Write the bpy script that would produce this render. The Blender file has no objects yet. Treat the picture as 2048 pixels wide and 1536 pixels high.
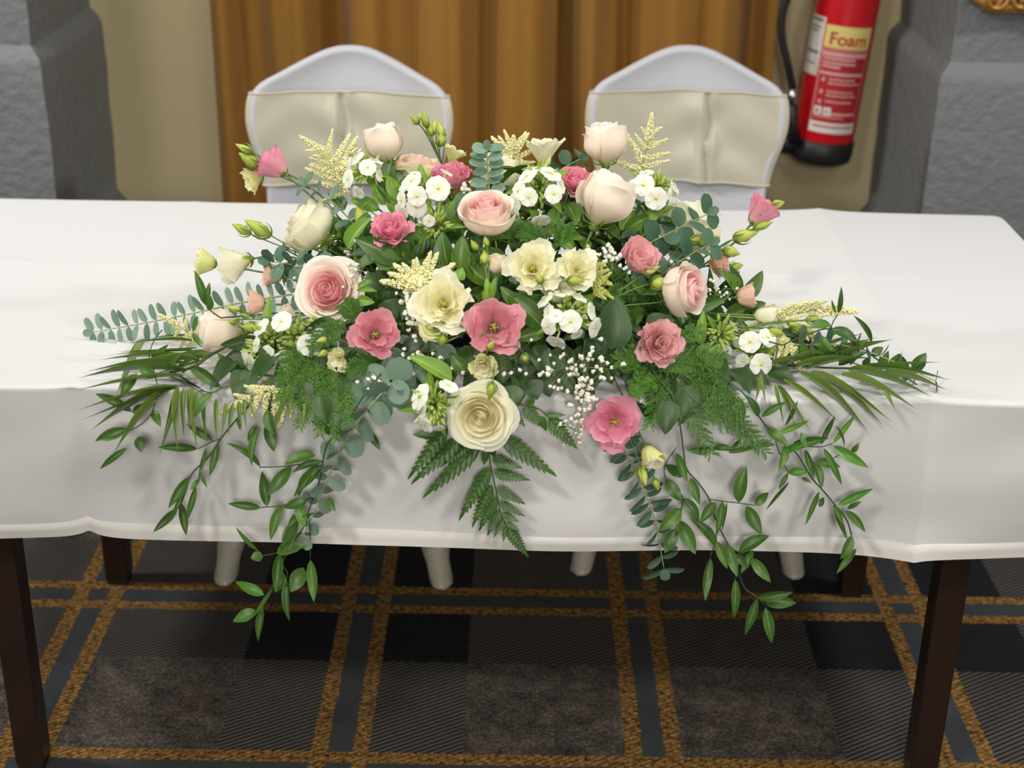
import bpy, bmesh, math, random
from mathutils import Vector, Matrix, noise
V = Vector
sc = bpy.context.scene
COL = sc.collection
PI = math.pi

# ---------------------------------------------------------------- camera, world, lights, exposure
FPX, PITCH, ROLL, EYE = 3000.0, math.atan(1339/3000.0), math.radians(1.0), 1.66
_cp, _sp = math.cos(PITCH), math.sin(PITCH)
FWD = V((0, _cp, -_sp)); _U = V((0, _sp, _cp)); _R = V((1, 0, 0))
RIGHT = _R*math.cos(ROLL) + _U*math.sin(ROLL)
UP = _U*math.cos(ROLL) - _R*math.sin(ROLL)
CAM = V((0, 0, EYE))
cd = bpy.data.cameras.new('camera'); cam = bpy.data.objects.new('camera', cd); COL.objects.link(cam)
M = Matrix((RIGHT, UP, -FWD)).transposed().to_4x4(); M.translation = CAM
cam.matrix_world = M
cd.sensor_width = 36; cd.lens = FPX/2048*36
cd.dof.use_dof = True; cd.dof.focus_distance = 2.33; cd.dof.aperture_fstop = 3.4
cd.clip_start = .05
sc.camera = cam

w = bpy.data.worlds.new('world'); sc.world = w; w.use_nodes = True
w.node_tree.nodes['Background'].inputs[0].default_value = (1.0, .96, .91, 1)
w.node_tree.nodes['Background'].inputs[1].default_value = .17
sc.view_settings.view_transform = 'Standard'; sc.view_settings.look = 'None'
sc.view_settings.gamma = 1; sc.view_settings.use_curve_mapping = False
sc.view_settings.exposure = 0.16

def lamp(name, loc, target, power, size, col=(1, .95, .87), spread=180):
    l = bpy.data.lights.new(name, 'AREA'); l.shape = 'DISK'; l.size = size; l.energy = power; l.color = col; l.spread = math.radians(spread)
    o = bpy.data.objects.new(name, l); COL.objects.link(o); o.location = loc
    o.rotation_euler = (V(target)-V(loc)).to_track_quat('-Z', 'Y').to_euler()
    return o
W_ = (1, .985, .955)
lamp('ceiling_spot_or_fill', (.25, -2.7, 2.6), (0, 2.4, .3), 11.5, .8, spread=70)
lamp('ceiling_spot_or_fill', (-.85, .25, 2.85), (0, 2.1, .75), 6.5, .32, spread=90)
lamp('ceiling_spot_or_fill', (-.1, 2.0, 2.85), (0, 2.25, .7), 3.8, .40, W_, spread=110)
lamp('ceiling_spot_or_fill', (1.1, .2, 2.85), (.3, 2.1, .75), 3.6, .5, spread=90)  # added fill that brightens the cloth front from the right, no known fitting
lamp('ceiling_spot_or_fill', (-1.4, 2.6, 2.8), (.3, 4.0, .6), 7, .2, W_, spread=120)
lamp('ceiling_spot_or_fill', (2.7, 1.9, 2.8), (.8, 2.6, .2), 17, .3, W_, spread=120)
lamp('ceiling_spot_or_fill', (-2.9, 2.6, 2.4), (-.8, 2.7, .2), 17, .3, W_, spread=120)

# ---------------------------------------------------------------- helpers
def ray(px, py):
    u = (px-1024)/FPX; v = (py-768)/FPX
    return RIGHT*u - UP*v + FWD
def atY(px, py, Y):
    d = ray(px, py); return CAM + d*(Y/d.y)
def atZ(px, py, Z):
    d = ray(px, py); return CAM + d*((Z-EYE)/d.z)
TOPZ = .745; CLOTHY = 2.004
EC = V((-.015, 2.27, .74)); ER = V((.52, .25, .285))
def at(px, py, off=0., Y=None):
    """point on the flower mound, the table cloth or in front of its drop, met from where the photographer stood; off = metres nearer"""
    d = ray(px, py)
    if Y is not None:
        return CAM + d*(Y/d.y)
    ts = []
    o = V(((CAM[i]-EC[i])/ER[i] for i in range(3))); e = V((d[i]/ER[i] for i in range(3)))
    a = e.dot(e); b = 2*o.dot(e); c = o.dot(o)-1; D = b*b-4*a*c
    if D > 0: ts.append((-b-math.sqrt(D))/(2*a))
    t = (TOPZ+.03-EYE)/d.z if d.z < 0 else 99
    p = CAM+d*t
    if CLOTHY-.03 < p.y < 2.33: ts.append(t)
    t = (CLOTHY-.045)/d.y
    if (CAM+d*t).z < TOPZ+.03: ts.append(t)
    if not ts: ts.append(2.28/d.y)
    t = min(ts)
    return CAM + d*(t-off)
def camdir(a, b, c):
    return (RIGHT*a + UP*b - FWD*c).normalized()
def depth(p):
    return (p-CAM).dot(FWD)

def mesh(name, verts, faces, mats, uv=None, smooth=True, midx=None):
    me = bpy.data.meshes.new(name)
    me.from_pydata([tuple(v) for v in verts], [], faces)
    if not isinstance(mats, (list, tuple)): mats = [mats]
    for m in mats: me.materials.append(m)
    if midx: me.polygons.foreach_set('material_index', midx)
    if smooth: me.polygons.foreach_set('use_smooth', [True]*len(me.polygons))
    if uv:
        l = me.uv_layers.new(name='UVMap'); vi = [0]*len(me.loops)
        me.loops.foreach_get('vertex_index', vi)
        flat = []
        for i in vi: flat += uv[i]
        l.data.foreach_set('uv', flat)
    me.update()
    return me
def obj(name, me, parent=None, mw=None):
    o = bpy.data.objects.new(name, me); COL.objects.link(o)
    if parent is not None:
        o.parent = parent
        o.matrix_local = (ROOTINV.get(parent.name) @ mw if parent.name in ROOTINV else mw) if mw is not None else (ROOTINV[parent.name] if parent.name in ROOTINV else Matrix())
    elif mw is not None: o.matrix_world = mw
    return o
ROOTINV = {}
def thing(name, label, cat, loc, group=None):
    o = bpy.data.objects.new(name, None); COL.objects.link(o); o.location = loc; o.empty_display_size = .02
    ROOTINV[o.name] = Matrix.Translation(-V(loc))
    o['label'] = label; o['category'] = cat
    if group: o['group'] = group
    return o
def tag(o, label, cat, group=None):
    o['label'] = label; o['category'] = cat
    if group: o['group'] = group
    return o
def struct(o):
    o['kind'] = 'structure'; return o

class MB:
    def __init__(s): s.v = []; s.f = []; s.m = []; s.uv = []
    def add(s, v, f, m=0, uv=None):
        n = len(s.v); s.v += [tuple(x) for x in v]; s.f += [tuple(i+n for i in q) for q in f]; s.m += [m]*len(f)
        s.uv += uv if uv else [(.5, .5)]*len(v)
    def box(s, x0, x1, y0, y1, z0, z1, m=0):
        v = [(x, y, z) for z in (z0, z1) for y in (y0, y1) for x in (x0, x1)]
        s.add(v, [(0, 2, 3, 1), (4, 5, 7, 6), (0, 1, 5, 4), (2, 6, 7, 3), (0, 4, 6, 2), (1, 3, 7, 5)], m)
    def tube(s, pts, r, n=6, m=0, cap=True):
        pts = [V(p) for p in pts]; k = len(pts)
        rr = r if isinstance(r, (list, tuple)) else [r]*k
        up = None; vs = []; fs = []
        for i, p in enumerate(pts):
            t = (pts[min(i+1, k-1)]-pts[max(i-1, 0)])
            if t.length < 1e-9: t = V((0, 0, 1))
            t.normalize()
            if up is None: up = t.orthogonal().normalized()
            up = (up-t*up.dot(t))
            up = up.normalized() if up.length > 1e-6 else t.orthogonal().normalized()
            q = t.cross(up)
            for j in range(n):
                a = 2*PI*j/n; vs.append(p+(up*math.cos(a)+q*math.sin(a))*rr[i])
        for i in range(k-1):
            for j in range(n):
                fs.append((i*n+j, i*n+(j+1) % n, (i+1)*n+(j+1) % n, (i+1)*n+j))
        if cap: fs.append(tuple(range(n-1, -1, -1))); fs.append(tuple((k-1)*n+j for j in range(n)))
        s.add(vs, fs, m)
    def lathe(s, prof, n=24, m=0, at=(0, 0, 0)):
        vs = []; fs = []; k = len(prof)
        for r, z in prof:
            for j in range(n):
                a = 2*PI*j/n; vs.append((at[0]+r*math.cos(a), at[1]+r*math.sin(a), at[2]+z))
        for i in range(k-1):
            for j in range(n): fs.append((i*n+j, i*n+(j+1) % n, (i+1)*n+(j+1) % n, (i+1)*n+j))
        fs.append(tuple(range(n-1, -1, -1))); fs.append(tuple((k-1)*n+j for j in range(n)))
        s.add(vs, fs, m)
    def blob(s, c, r, m=0, sq=1.):
        x, y, z = c
        s.add([(x+r, y, z), (x-r, y, z), (x, y+r, z), (x, y-r, z), (x, y, z+r*sq), (x, y, z-r*sq)],
              [(0, 2, 4), (2, 1, 4), (1, 3, 4), (3, 0, 4), (2, 0, 5), (1, 2, 5), (3, 1, 5), (0, 3, 5)], m)
    def me(s, name, mats, smooth=True):
        return mesh(name, s.v, s.f, mats, uv=s.uv, smooth=smooth, midx=s.m)
    def build(s, name, mats, parent=None, smooth=True, mw=None):
        return obj(name, s.me(name, mats, smooth), parent, mw)
def grid(fn, nu, nv, wrap=False):
    vs = []; uv = []; fs = []
    for j in range(nv+1):
        for i in range(nu+1):
            u, v = i/nu, j/nv
            vs.append(fn(u, v)); uv.append((u, v))
    for j in range(nv):
        for i in range(nu):
            a = j*(nu+1)+i; fs.append((a, a+1, a+nu+2, a+nu+1))
    return vs, fs, uv
def bevel(o, wd, seg=2):
    md = o.modifiers.new('bevel', 'BEVEL'); md.width = wd; md.segments = seg; md.limit_method = 'ANGLE'
def basis(y, n):
    """matrix whose Y runs along y and whose Z is as near n as can be"""
    y = y.normalized(); z = n-y*n.dot(y)
    z = z.normalized() if z.length > 1e-5 else y.orthogonal().normalized()
    x = y.cross(z)
    return Matrix((x, y, z)).transposed()
def xf(loc, rot3, scale):
    m = rot3.to_4x4() @ Matrix.Diagonal((scale[0], scale[1], scale[2], 1)); m.translation = loc
    return m
def zbasis(z, spin=0.):
    q = z.normalized().to_track_quat('Z', 'Y').to_matrix()
    return q @ Matrix.Rotation(spin, 3, 'Z')
def bez(p0, p1, p2, p3, n=7):
    out = []
    for i in range(n+1):
        t = i/n; a = 1-t
        out.append(p0*a**3+p1*3*a*a*t+p2*3*a*t*t+p3*t**3)
    return out
def catmull(pts, sub=5):
    pts = [V(p) for p in pts]
    if len(pts) < 3: return [pts[0].lerp(pts[-1], i/sub) for i in range(sub+1)]
    q = [pts[0]*2-pts[1]]+pts+[pts[-1]*2-pts[-2]]; out = []
    for i in range(1, len(q)-2):
        a, b, c, d = q[i-1:i+3]
        for k in range(sub):
            t = k/sub
            out.append(.5*((2*b)+(c-a)*t+(2*a-5*b+4*c-d)*t*t+(3*b-a-3*c+d)*t**3))
    out.append(pts[-1])
    return out

# ---------------------------------------------------------------- materials
def srgb(r, g, b):
    f = lambda c: c/12.92 if c <= .04045 else ((c+.055)/1.055)**2.4
    return tuple(f(x/255) for x in (r, g, b))+(1,)
class NT:
    def __init__(s, name):
        s.mat = bpy.data.materials.new(name); s.mat.use_nodes = True
        s.t = s.mat.node_tree; s.t.nodes.clear()
        s.out = s.t.nodes.new('ShaderNodeOutputMaterial')
    def n(s, typ, **k):
        nd = s.t.nodes.new('ShaderNode'+typ)
        for a, b in k.items(): setattr(nd, a, b)
        return nd
    def l(s, a, b): s.t.links.new(a, b)
    def set(s, sock, v):
        if hasattr(v, 'is_linked'): s.l(v, sock)
        else: sock.default_value = v
    def math(s, op, a, b=None, c=None):
        nd = s.n('Math', operation=op); s.set(nd.inputs[0], a)
        if b is not None: s.set(nd.inputs[1], b)
        if c is not None: s.set(nd.inputs[2], c)
        return nd.outputs[0]
    def mix(s, f, a, b, typ='MIX'):
        nd = s.n('Mix', data_type='RGBA', blend_type=typ)
        s.set(nd.inputs[0], f); s.set(nd.inputs[6], a); s.set(nd.inputs[7], b)
        return nd.outputs[2]
    def ramp(s, f, stops):
        nd = s.n('ValToRGB'); cr = nd.color_ramp
        while len(cr.elements) < len(stops): cr.elements.new(.5)
        for e, (p, c) in zip(cr.elements, stops): e.position = p; e.color = c
        s.set(nd.inputs[0], f); return nd.outputs[0]
    def noise(s, scale, detail=2, vec=None, rough=.5):
        nd = s.n('TexNoise'); nd.inputs['Scale'].default_value = scale; nd.inputs['Detail'].default_value = detail; nd.inputs['Roughness'].default_value = rough
        if vec is not None: s.l(vec, nd.inputs['Vector'])
        return nd.outputs['Fac']
    def co(s, k='Object'): return s.n('TexCoord').outputs[k]
    def pbsdf(s, col, rough=.6, bump=None, bstr=.2, bdist=.002, metal=0, sheen=0, spec=.5):
        p = s.n('BsdfPrincipled'); s.set(p.inputs['Base Color'], col); s.set(p.inputs['Roughness'], rough)
        p.inputs['Metallic'].default_value = metal; p.inputs['Sheen Weight'].default_value = sheen
        p.inputs['Specular IOR Level'].default_value = spec
        if bump is not None:
            b = s.n('Bump'); b.inputs['Strength'].default_value = bstr; b.inputs['Distance'].default_value = bdist
            s.l(bump, b.inputs['Height']); s.l(b.outputs[0], p.inputs['Normal'])
        return p.outputs[0]
    def done(s, sh): s.l(sh, s.out.inputs[0]); return s.mat
def plain(name, col, rough=.6, metal=0, bscale=None, bstr=.2, bdist=.002, var=0, spec=.5):
    t = NT(name); c = col; bump = None
    if var or bscale: nz = t.noise(bscale or 20, 3, t.co())
    if var: c = t.mix(nz, tuple(x*(1-var) for x in col[:3])+(1,), tuple(min(1, x*(1+var)) for x in col[:3])+(1,))
    if bscale: bump = nz
    return t.done(t.pbsdf(c, rough, bump, bstr, bdist, metal, spec=spec))
def petal_mat(name, base, mid, tip, trans=.28, rough=.55, edge=None):
    t = NT(name); sep = t.n('SeparateXYZ'); t.l(t.co('UV'), sep.inputs[0])
    c = t.ramp(sep.outputs[1], [(0, base), (.35, mid), (.88, mid), (.98, tip)])
    st = t.n('TexNoise'); st.inputs['Scale'].default_value = 1; st.inputs['Detail'].default_value = 2
    mp = t.n('Mapping'); mp.inputs['Scale'].default_value = (26, 2.2, 1); t.l(t.co('UV'), mp.inputs[0]); t.l(mp.outputs[0], st.inputs[0])
    c = t.mix(t.math('MULTIPLY', st.outputs['Fac'], .16), c, tip if edge is None else edge)
    p = t.pbsdf(c, rough, st.outputs['Fac'], .12, .0006, spec=.25)
    tr = t.n('BsdfTranslucent'); t.l(c, tr.inputs[0])
    mx = t.n('MixShader'); mx.inputs[0].default_value = trans; t.l(p, mx.inputs[1]); t.l(tr.outputs[0], mx.inputs[2])
    return t.done(mx.outputs[0])
def leaf_mat(name, c1, c2, rough=.38, trans=.15, midrib=None, spec=.5):
    t = NT(name); oi = t.n('ObjectInfo'); nz = t.noise(30, 2, t.co('UV'))
    f = t.math('ADD', t.math('MULTIPLY', oi.outputs['Random'], .7), t.math('MULTIPLY', nz, .3))
    c = t.mix(f, c1, c2)
    sep = t.n('SeparateXYZ'); t.l(t.co('UV'), sep.inputs[0])
    if midrib:
        d = t.math('ABSOLUTE', t.math('SUBTRACT', sep.outputs[0], .5))
        c = t.mix(t.math('LESS_THAN', d, .03), c, midrib)
    wv = t.n('TexWave', wave_type='BANDS', bands_direction='X'); wv.inputs['Scale'].default_value = 5; t.l(t.co('UV'), wv.inputs[0])
    p = t.pbsdf(c, rough, wv.outputs['Fac'], .12, .0004, spec=spec)
    tr = t.n('BsdfTranslucent'); t.l(c, tr.inputs[0])
    mx = t.n('MixShader'); mx.inputs[0].default_value = trans; t.l(p, mx.inputs[1]); t.l(tr.outputs[0], mx.inputs[2])
    return t.done(mx.outputs[0])

S = srgb
MT = {
 'blush_o': petal_mat('blush_rose_outer', S(240,230,186), S(254,240,222), S(255,250,244), trans=.3),
 'blush_m': petal_mat('blush_rose_middle', S(252,226,210), S(253,222,210), S(255,244,238), trans=.3),
 'blush_i': petal_mat('blush_rose_inner', S(246,168,178), S(250,192,196), S(255,230,226), trans=.32),
 'peach_o': petal_mat('peach_rose_outer', S(236,224,174), S(254,238,214), S(254,240,222), trans=.36),
 'peach_i': petal_mat('peach_rose_inner', S(251,216,188), S(253,226,202), S(254,236,218), trans=.36),
 'cream_o': petal_mat('cream_rose_outer', S(238,238,172), S(254,252,226), S(254,253,238), trans=.36),
 'cream_i': petal_mat('cream_rose_inner', S(252,244,196), S(254,248,212), S(255,253,242), trans=.32),
 'pink_o': petal_mat('pink_lisianthus_outer', S(246,230,204), S(244,174,194), S(240,150,178), trans=.38, edge=S(252,208,214)),
 'pink_i': petal_mat('pink_lisianthus_inner', S(236,138,162), S(242,162,186), S(247,184,202), trans=.42, edge=S(252,208,214)),
 'dusk_o': petal_mat('dusky_pink_outer', S(196,106,122), S(230,154,168), S(236,168,180), trans=.36, edge=S(248,196,200)),
 'dusk_i': petal_mat('dusky_pink_inner', S(120,64,56), S(228,148,162), S(238,174,184), trans=.36, edge=S(248,196,200)),
 'soft_o': petal_mat('soft_pink_outer', S(246,232,206), S(247,202,204), S(245,182,190), trans=.38, edge=S(253,228,226)),
 'soft_i': petal_mat('soft_pink_inner', S(226,170,150), S(247,204,202), S(248,206,206), trans=.42, edge=S(253,228,226)),
 'apri_o': petal_mat('apricot_lisianthus', S(232,222,176), S(246,212,190), S(248,214,196), trans=.36),
 'white_o': petal_mat('ivory_lisianthus_outer', S(216,224,130), S(250,249,222), S(252,251,232), trans=.35),
 'white_i': petal_mat('ivory_lisianthus_inner', S(214,204,100), S(248,244,204), S(252,250,228), trans=.35),
 'lime_o': petal_mat('lime_ivory_lisianthus', S(180,200,80), S(238,240,170), S(248,246,206), trans=.35),
 'phlox': petal_mat('white_phlox_petal', S(240,244,200), S(252,253,246), S(253,253,248), trans=.3),
 'phlox_eye': plain('phlox_eye', S(206,214,110), .6),
 'tube': plain('phlox_tube', S(222,230,160), .6),
 'bud': leaf_mat('lime_bud', S(168,188,70), S(212,218,110), .5, .2),
 'pbud': leaf_mat('phlox_bud', S(164,198,70), S(222,232,150), .5, .25),
 'sepal': leaf_mat('sepal_green', S(92,128,50), S(150,176,74), .5, .2),
 'stem': plain('stem_green', S(92,124,62), .5, var=.25, bscale=30),
 'dstem': plain('dark_stem', S(58,78,44), .5),
 'twig': plain('ruscus_stem', S(62,84,50), .5),
 'yellow': plain('yellow_anther', S(222,180,40), .6),
 'pistil': plain('green_pistil', S(170,180,60), .5),
 'euc': leaf_mat('eucalyptus_leaf', S(98,130,108), S(146,172,152), .55, .1, spec=.3),
 'euc_d': leaf_mat('dark_eucalyptus_leaf', S(64,98,76), S(100,132,106), .5, .1, spec=.3),
 'euc_stem': plain('eucalyptus_stem', S(150,166,110), .6),
 'rus': leaf_mat('ruscus_leaf', S(54,90,34), S(94,134,54), .36, .18),
 'rus_l': leaf_mat('light_ruscus_leaf', S(72,126,44), S(108,160,62), .35, .2),
 'palm': leaf_mat('palm_leaflet', S(104,140,66), S(156,180,94), .28, .2, midrib=S(206,214,150)),
 'fern': leaf_mat('fern_leaflet', S(48,86,32), S(80,118,46), .36, .16),
 'salal': leaf_mat('salal_leaf', S(52,88,32), S(96,132,50), .38, .15, midrib=S(120,150,70)),
 'dark': leaf_mat('deep_green_leaf', S(36,62,28), S(66,98,42), .42, .1),
 'bright': leaf_mat('bright_green_leaf', S(92,144,40), S(146,184,70), .42, .25, midrib=S(176,200,110)),
 'feath': leaf_mat('feathery_fern', S(76,128,42), S(120,168,64), .5, .25),
 'ast': plain('astilbe_cream', S(248,243,188), .8, var=.1, bscale=200),
 'ast_g': plain('astilbe_green', S(206,208,120), .8),
 'ast_s': plain('astilbe_stem', S(170,170,84), .6),
 'gyp': plain('gypsophila_white', S(248,246,232), .8),
 'gstem': plain('gypsophila_stem', S(120,140,84), .6),
}
t = NT('table_linen')
c = t.mix(t.noise(2.2, 2, t.co()), S(214, 214, 215), S(219, 219, 219))
wv = t.noise(900, 1, t.co())
MT['linen'] = t.done(t.pbsdf(c, .85, wv, .05, .0005, sheen=.1, spec=.2))
MT['hem'] = plain('linen_hem', S(222, 219, 215), .85, spec=.2)
MT['cover'] = plain('white_stretch_cover', S(192, 193, 199), .7, spec=.25)
t = NT('ivory_satin')
nz = t.noise(5, 3, t.co())
MT['satin'] = t.done(t.pbsdf(t.mix(nz, S(182, 178, 158), S(194, 190, 170)), .36, nz, .25, .01, sheen=.2))
MT['wenge'] = plain('dark_stained_wood', S(44, 30, 26), .32, var=.25, bscale=12)
MT['cream'] = plain('cream_painted_plaster', S(194, 180, 142), .8, bscale=60, bstr=.1, var=.03)
MT['grey'] = plain('grey_painted_stone', S(120, 124, 126), .62, bscale=38, bstr=.55, bdist=.012, var=.05)
t = NT('ochre_curtain')
nz = t.n('TexNoise'); nz.inputs['Scale'].default_value = 1; nz.inputs['Detail'].default_value = 3
mp = t.n('Mapping'); mp.inputs['Scale'].default_value = (160, 160, 420); t.l(t.co(), mp.inputs[0]); t.l(mp.outputs[0], nz.inputs[0])
MT['curtain'] = t.done(t.pbsdf(t.mix(nz.outputs['Fac'], S(130, 88, 34), S(166, 122, 54)), .75, nz.outputs['Fac'], .3, .002, sheen=.1, spec=.2))
MT['red'] = plain('red_enamel', S(212, 28, 38), .25)
MT['black'] = plain('black_rubber', S(30, 31, 32), .5)
MT['chrome'] = plain('steel', S(200, 200, 200), .3, 1)
MT['yel'] = plain('label_yellow', S(240, 220, 130), .5)
MT['wht'] = plain('label_white', S(232, 228, 222), .5)
MT['pnk'] = plain('label_print', S(226, 170, 170), .5)
MT['rdp'] = plain('label_red_print', S(184, 40, 44), .5)
MT['drk'] = plain('label_grey_print', S(110, 110, 108), .5)
MT['gold'] = plain('gilded_plaster', S(190, 140, 72), .42, .6, bscale=60, bstr=.4, var=.3)
MT['foam'] = plain('wet_floral_foam', S(48, 74, 46), .9, bscale=150, bstr=.4)
MT['tray'] = plain('black_plastic_tray', S(22, 24, 24), .4)

# plaid carpet, in metres over the floor
t = NT('plaid_carpet')
sep = t.n('SeparateXYZ'); t.l(t.co(), sep.inputs[0]); X, Yc = sep.outputs[0], sep.outputs[1]
def fold(x, c, per):   # distance from the nearest line c + k*per
    return t.math('ABSOLUTE', t.math('SUBTRACT', t.math('FLOORED_MODULO', t.math('ADD', x, -c+per/2), per), per/2))
def band(d, a, b): return t.math('MULTIPLY', t.math('GREATER_THAN', d, a), t.math('LESS_THAN', d, b))
wob = t.math('MULTIPLY', t.math('SUBTRACT', t.noise(130, 3, t.co(), .7), .5), .016)
dx = t.math('ADD', fold(X, -.29, 1.1), wob); dy = t.math('ADD', fold(Yc, 2.625, 1.09), wob)
ox = t.math('MAXIMUM', band(dx, .022, .05), band(dx, .50, .53)); oy = t.math('MAXIMUM', band(dy, .022, .05), band(dy, .495, .525))
bx = t.math('MAXIMUM', t.math('LESS_THAN', dx, .022), t.math('GREATER_THAN', dx, .53)); by = t.math('MAXIMUM', t.math('LESS_THAN', dy, .022), t.math('GREATER_THAN', dy, .525))
A = band(dx, .05, .215); B = band(dy, .05, .22)
tw = t.math('SINE', t.math('ADD', t.math('MULTIPLY', X, 330), t.math('MULTIPLY', Yc, -560)))
tw = t.math('MULTIPLY_ADD', tw, .5, .5)
mot = t.math('MULTIPLY', t.math('ADD', t.noise(16, 6, t.co(), .75), t.noise(150, 3, t.co(), .7)), .5)
brn = t.noise(5, 3, t.co())
mott = t.ramp(mot, [(.38, S(38, 36, 34)), (.5, S(76, 72, 68)), (.62, S(126, 119, 111))])
twc = t.mix(t.math('MULTIPLY', tw, t.math('ADD', .35, mot)), S(34, 33, 32), S(104, 99, 94))
mott = t.mix(t.math('MULTIPLY', t.math('GREATER_THAN', mot, .47), t.math('MULTIPLY', brn, .5)), mott, S(84, 66, 56))
drk = t.mix(mot, S(24, 25, 28), S(46, 47, 50))
blu = t.mix(mot, S(40, 43, 46), S(84, 87, 90))
ora = t.mix(t.math('MULTIPLY', t.ramp(t.noise(95, 4, t.co(), .75), [(.36, (0, 0, 0, 1)), (.62, (1, 1, 1, 1))]), t.math('ADD', .55, t.math('MULTIPLY', tw, .5))), S(40, 34, 26), S(184, 138, 76))
xor = t.math('ABSOLUTE', t.math('SUBTRACT', A, B)); both = t.math('MULTIPLY', A, B)
c = t.mix(xor, mott, twc); c = t.mix(both, c, drk)
c = t.mix(t.math('MAXIMUM', bx, by), c, blu); c = t.mix(t.math('MAXIMUM', ox, oy), c, ora)
MT['carpet'] = t.done(t.pbsdf(c, .95, t.noise(500, 2, t.co()), .5, .003, spec=.1))

# ---------------------------------------------------------------- room
mb = MB(); v, f, uv = grid(lambda u, q: (-4+8*u, -1.6+5.9*q, 0), 8, 6); mb.add(v, f)
struct(mb.build('floor', MT['carpet']))
WY = 4.05
mb = MB(); mb.box(-4, 4, WY, WY+.15, 0, 3); struct(mb.build('wall_back', MT['cream'], smooth=False))
def pier(name, sgn, x0, xfar):
    lv = [(0, -.075, -.065), (.33, -.07, -.06), (.43, 0, 0), (.885, 0, 0), (.905, .004, .004), (.932, .028, .028), (3, .03, .03)]
    zs = []
    for (a, b) in zip(lv[:-1], lv[1:]):
        n = max(1, int((b[0]-a[0])/.06)) if a[0] < 1 else 12
        zs += [tuple(a[i]+(b[i]-a[i])*k/n for i in range(3)) for k in range(n)]
    zs.append(lv[-1]); vs = []; fs = []; NX, NY = 26, 12
    for z, dx_, dy_ in zs:
        xc = x0+dx_; yf = 3.5+dy_
        path = [(xc, WY+.02+(yf-WY-.02)*k/NY) for k in range(NY)] + [(xc+(xfar-xc)*k/NX, yf) for k in range(NX+1)]
        for x, y in path:
            w_ = noise.noise((x*9, y*9, z*9))*.006+noise.noise((x*30, y*30, z*30))*.002
            vs.append((sgn*(x+w_), y+w_, z))
    k = NX+NY+1
    for j in range(len(zs)-1):
        for i in range(k-1): fs.append((j*k+i, j*k+i+1, (j+1)*k+i+1, (j+1)*k+i))
    o = obj(name, mesh(name, vs, fs, MT['grey'])); struct(o)
    e = o.modifiers.new('edge', 'EDGE_SPLIT'); e.split_angle = math.radians(40)
    return o
pier('trim_1', 1, .988, 2.7)
pier('trim_2', -1, 1.113, 2.9)

# ---------------------------------------------------------------- table and cloth
TX0, TX1, TY0, TY1 = -1.08, .985, 2.012, 2.93
tb = thing('banquet_table', 'long table with dark square wooden legs under a white cloth', 'table', (-.045, 2.47, 0))
mb = MB(); mb.box(TX0+.006, TX1-.006, TY0+.006, TY1-.006, .715, .740); o = mb.build('tabletop', MT['wenge'], tb, False); bevel(o, .004)
for x in (-.81, .711):
    for y in (2.085, 2.684):
        mb = MB(); s_ = .024
        mb.box(x-s_, x+s_, y-s_, y+s_, .012, .715); o = mb.build('leg', MT['wenge'], tb, False); bevel(o, .004)
        mb = MB(); mb.box(x-s_+.003, x+s_-.003, y-s_+.003, y+s_-.003, 0, .013)
        obj('foot_pad', mb.me('foot_pad', MT['black'], False), o)
for (a, b, c_, d_) in ((-.786, .687, 2.075, 2.095), (-.786, .687, 2.674, 2.694), (-.82, -.80, 2.109, 2.66), (.70, .72, 2.109, 2.66)):
    mb = MB(); mb.box(a, b, c_, d_, .64, .715); mb.build('apron_rail', MT['wenge'], tb, False)

def crease(x):  # ironed fold lines of the cloth
    return (math.exp(-abs(x-.618)/.022)*.004 + math.exp(-abs(x-.618)/.10)*.007 if x > .618 else math.exp(-abs(x-.618)/.05)*.006+math.exp(-abs(x-.618)/.25)*.005), math.exp(-abs(x+.65)/.02)*.0016
def cloth_top(x, y):
    a, b = crease(x+.02*(2.47-y)*0)
    return TOPZ + a*.9 + b + .0028*math.exp(-abs(y-2.545)/.025)*(1 if x < .6 else .4) + .0015*noise.noise((x*3, y*3, 0))
def skirt(p, n, k, s):
    """drop of the cloth: p edge point, n outward, k 0..1 down the drop, s metres along the edge"""
    d = .256*k
    out = .004+.012*k*(.5+.5*math.sin(s*7.1+.6))+.014*k*noise.noise((s*4, k*1.5, 3))+.012*noise.noise((s*4+k*2, k*2-s*1.5, 7))*min(1, k*3)
    return out, d
NXc, NYc = 420, 90
vs = []; fs = []
for j in range(NYc+1):
    for i in range(NXc+1):
        x = TX0+(TX1-TX0)*i/NXc; y = TY0+(TY1-TY0)*j/NYc
        for cx, cy in ((TX0, TY0), (TX1, TY0), (TX0, TY1), (TX1, TY1)):   # rounded corners
            R_ = .022; ex = R_-abs(x-cx); ey = R_-abs(y-cy)
            if ex > 0 and ey > 0:
                L_ = math.hypot(ex, ey); m_ = max(ex, ey); g = m_/L_
                x = cx+(R_-ex*g)*(1 if cx < 0 else -1); y = cy+(R_-ey*g)*(1 if cy < 2.4 else -1)
        vs.append((x, y, cloth_top(x, y)))
W1 = NXc+1
fs = [(j*W1+i, j*W1+i+1, (j+1)*W1+i+1, (j+1)*W1+i) for j in range(NYc) for i in range(NXc)]
loop = [i for i in range(W1)] + [j*W1+NXc for j in range(1, NYc+1)] + [NYc*W1+i for i in range(NXc-1, -1, -1)] + [j*W1 for j in range(NYc-1, 0, -1)]
L = len(loop); base = [V(vs[i]) for i in loop]; nrm = []
for i in range(L):
    t_ = (base[(i+2) % L]-base[(i-2) % L]); nrm.append(V((t_.y, -t_.x, 0)).normalized())
prev = loop; hem_rows = []
ks = [0, .012, .03, .06, .12, .2, .3, .4, .5, .6, .7, .8, .9, .955, 1]
s_acc = [0]
for i in range(1, L): s_acc.append(s_acc[-1]+(base[i]-base[i-1]).length)
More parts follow.
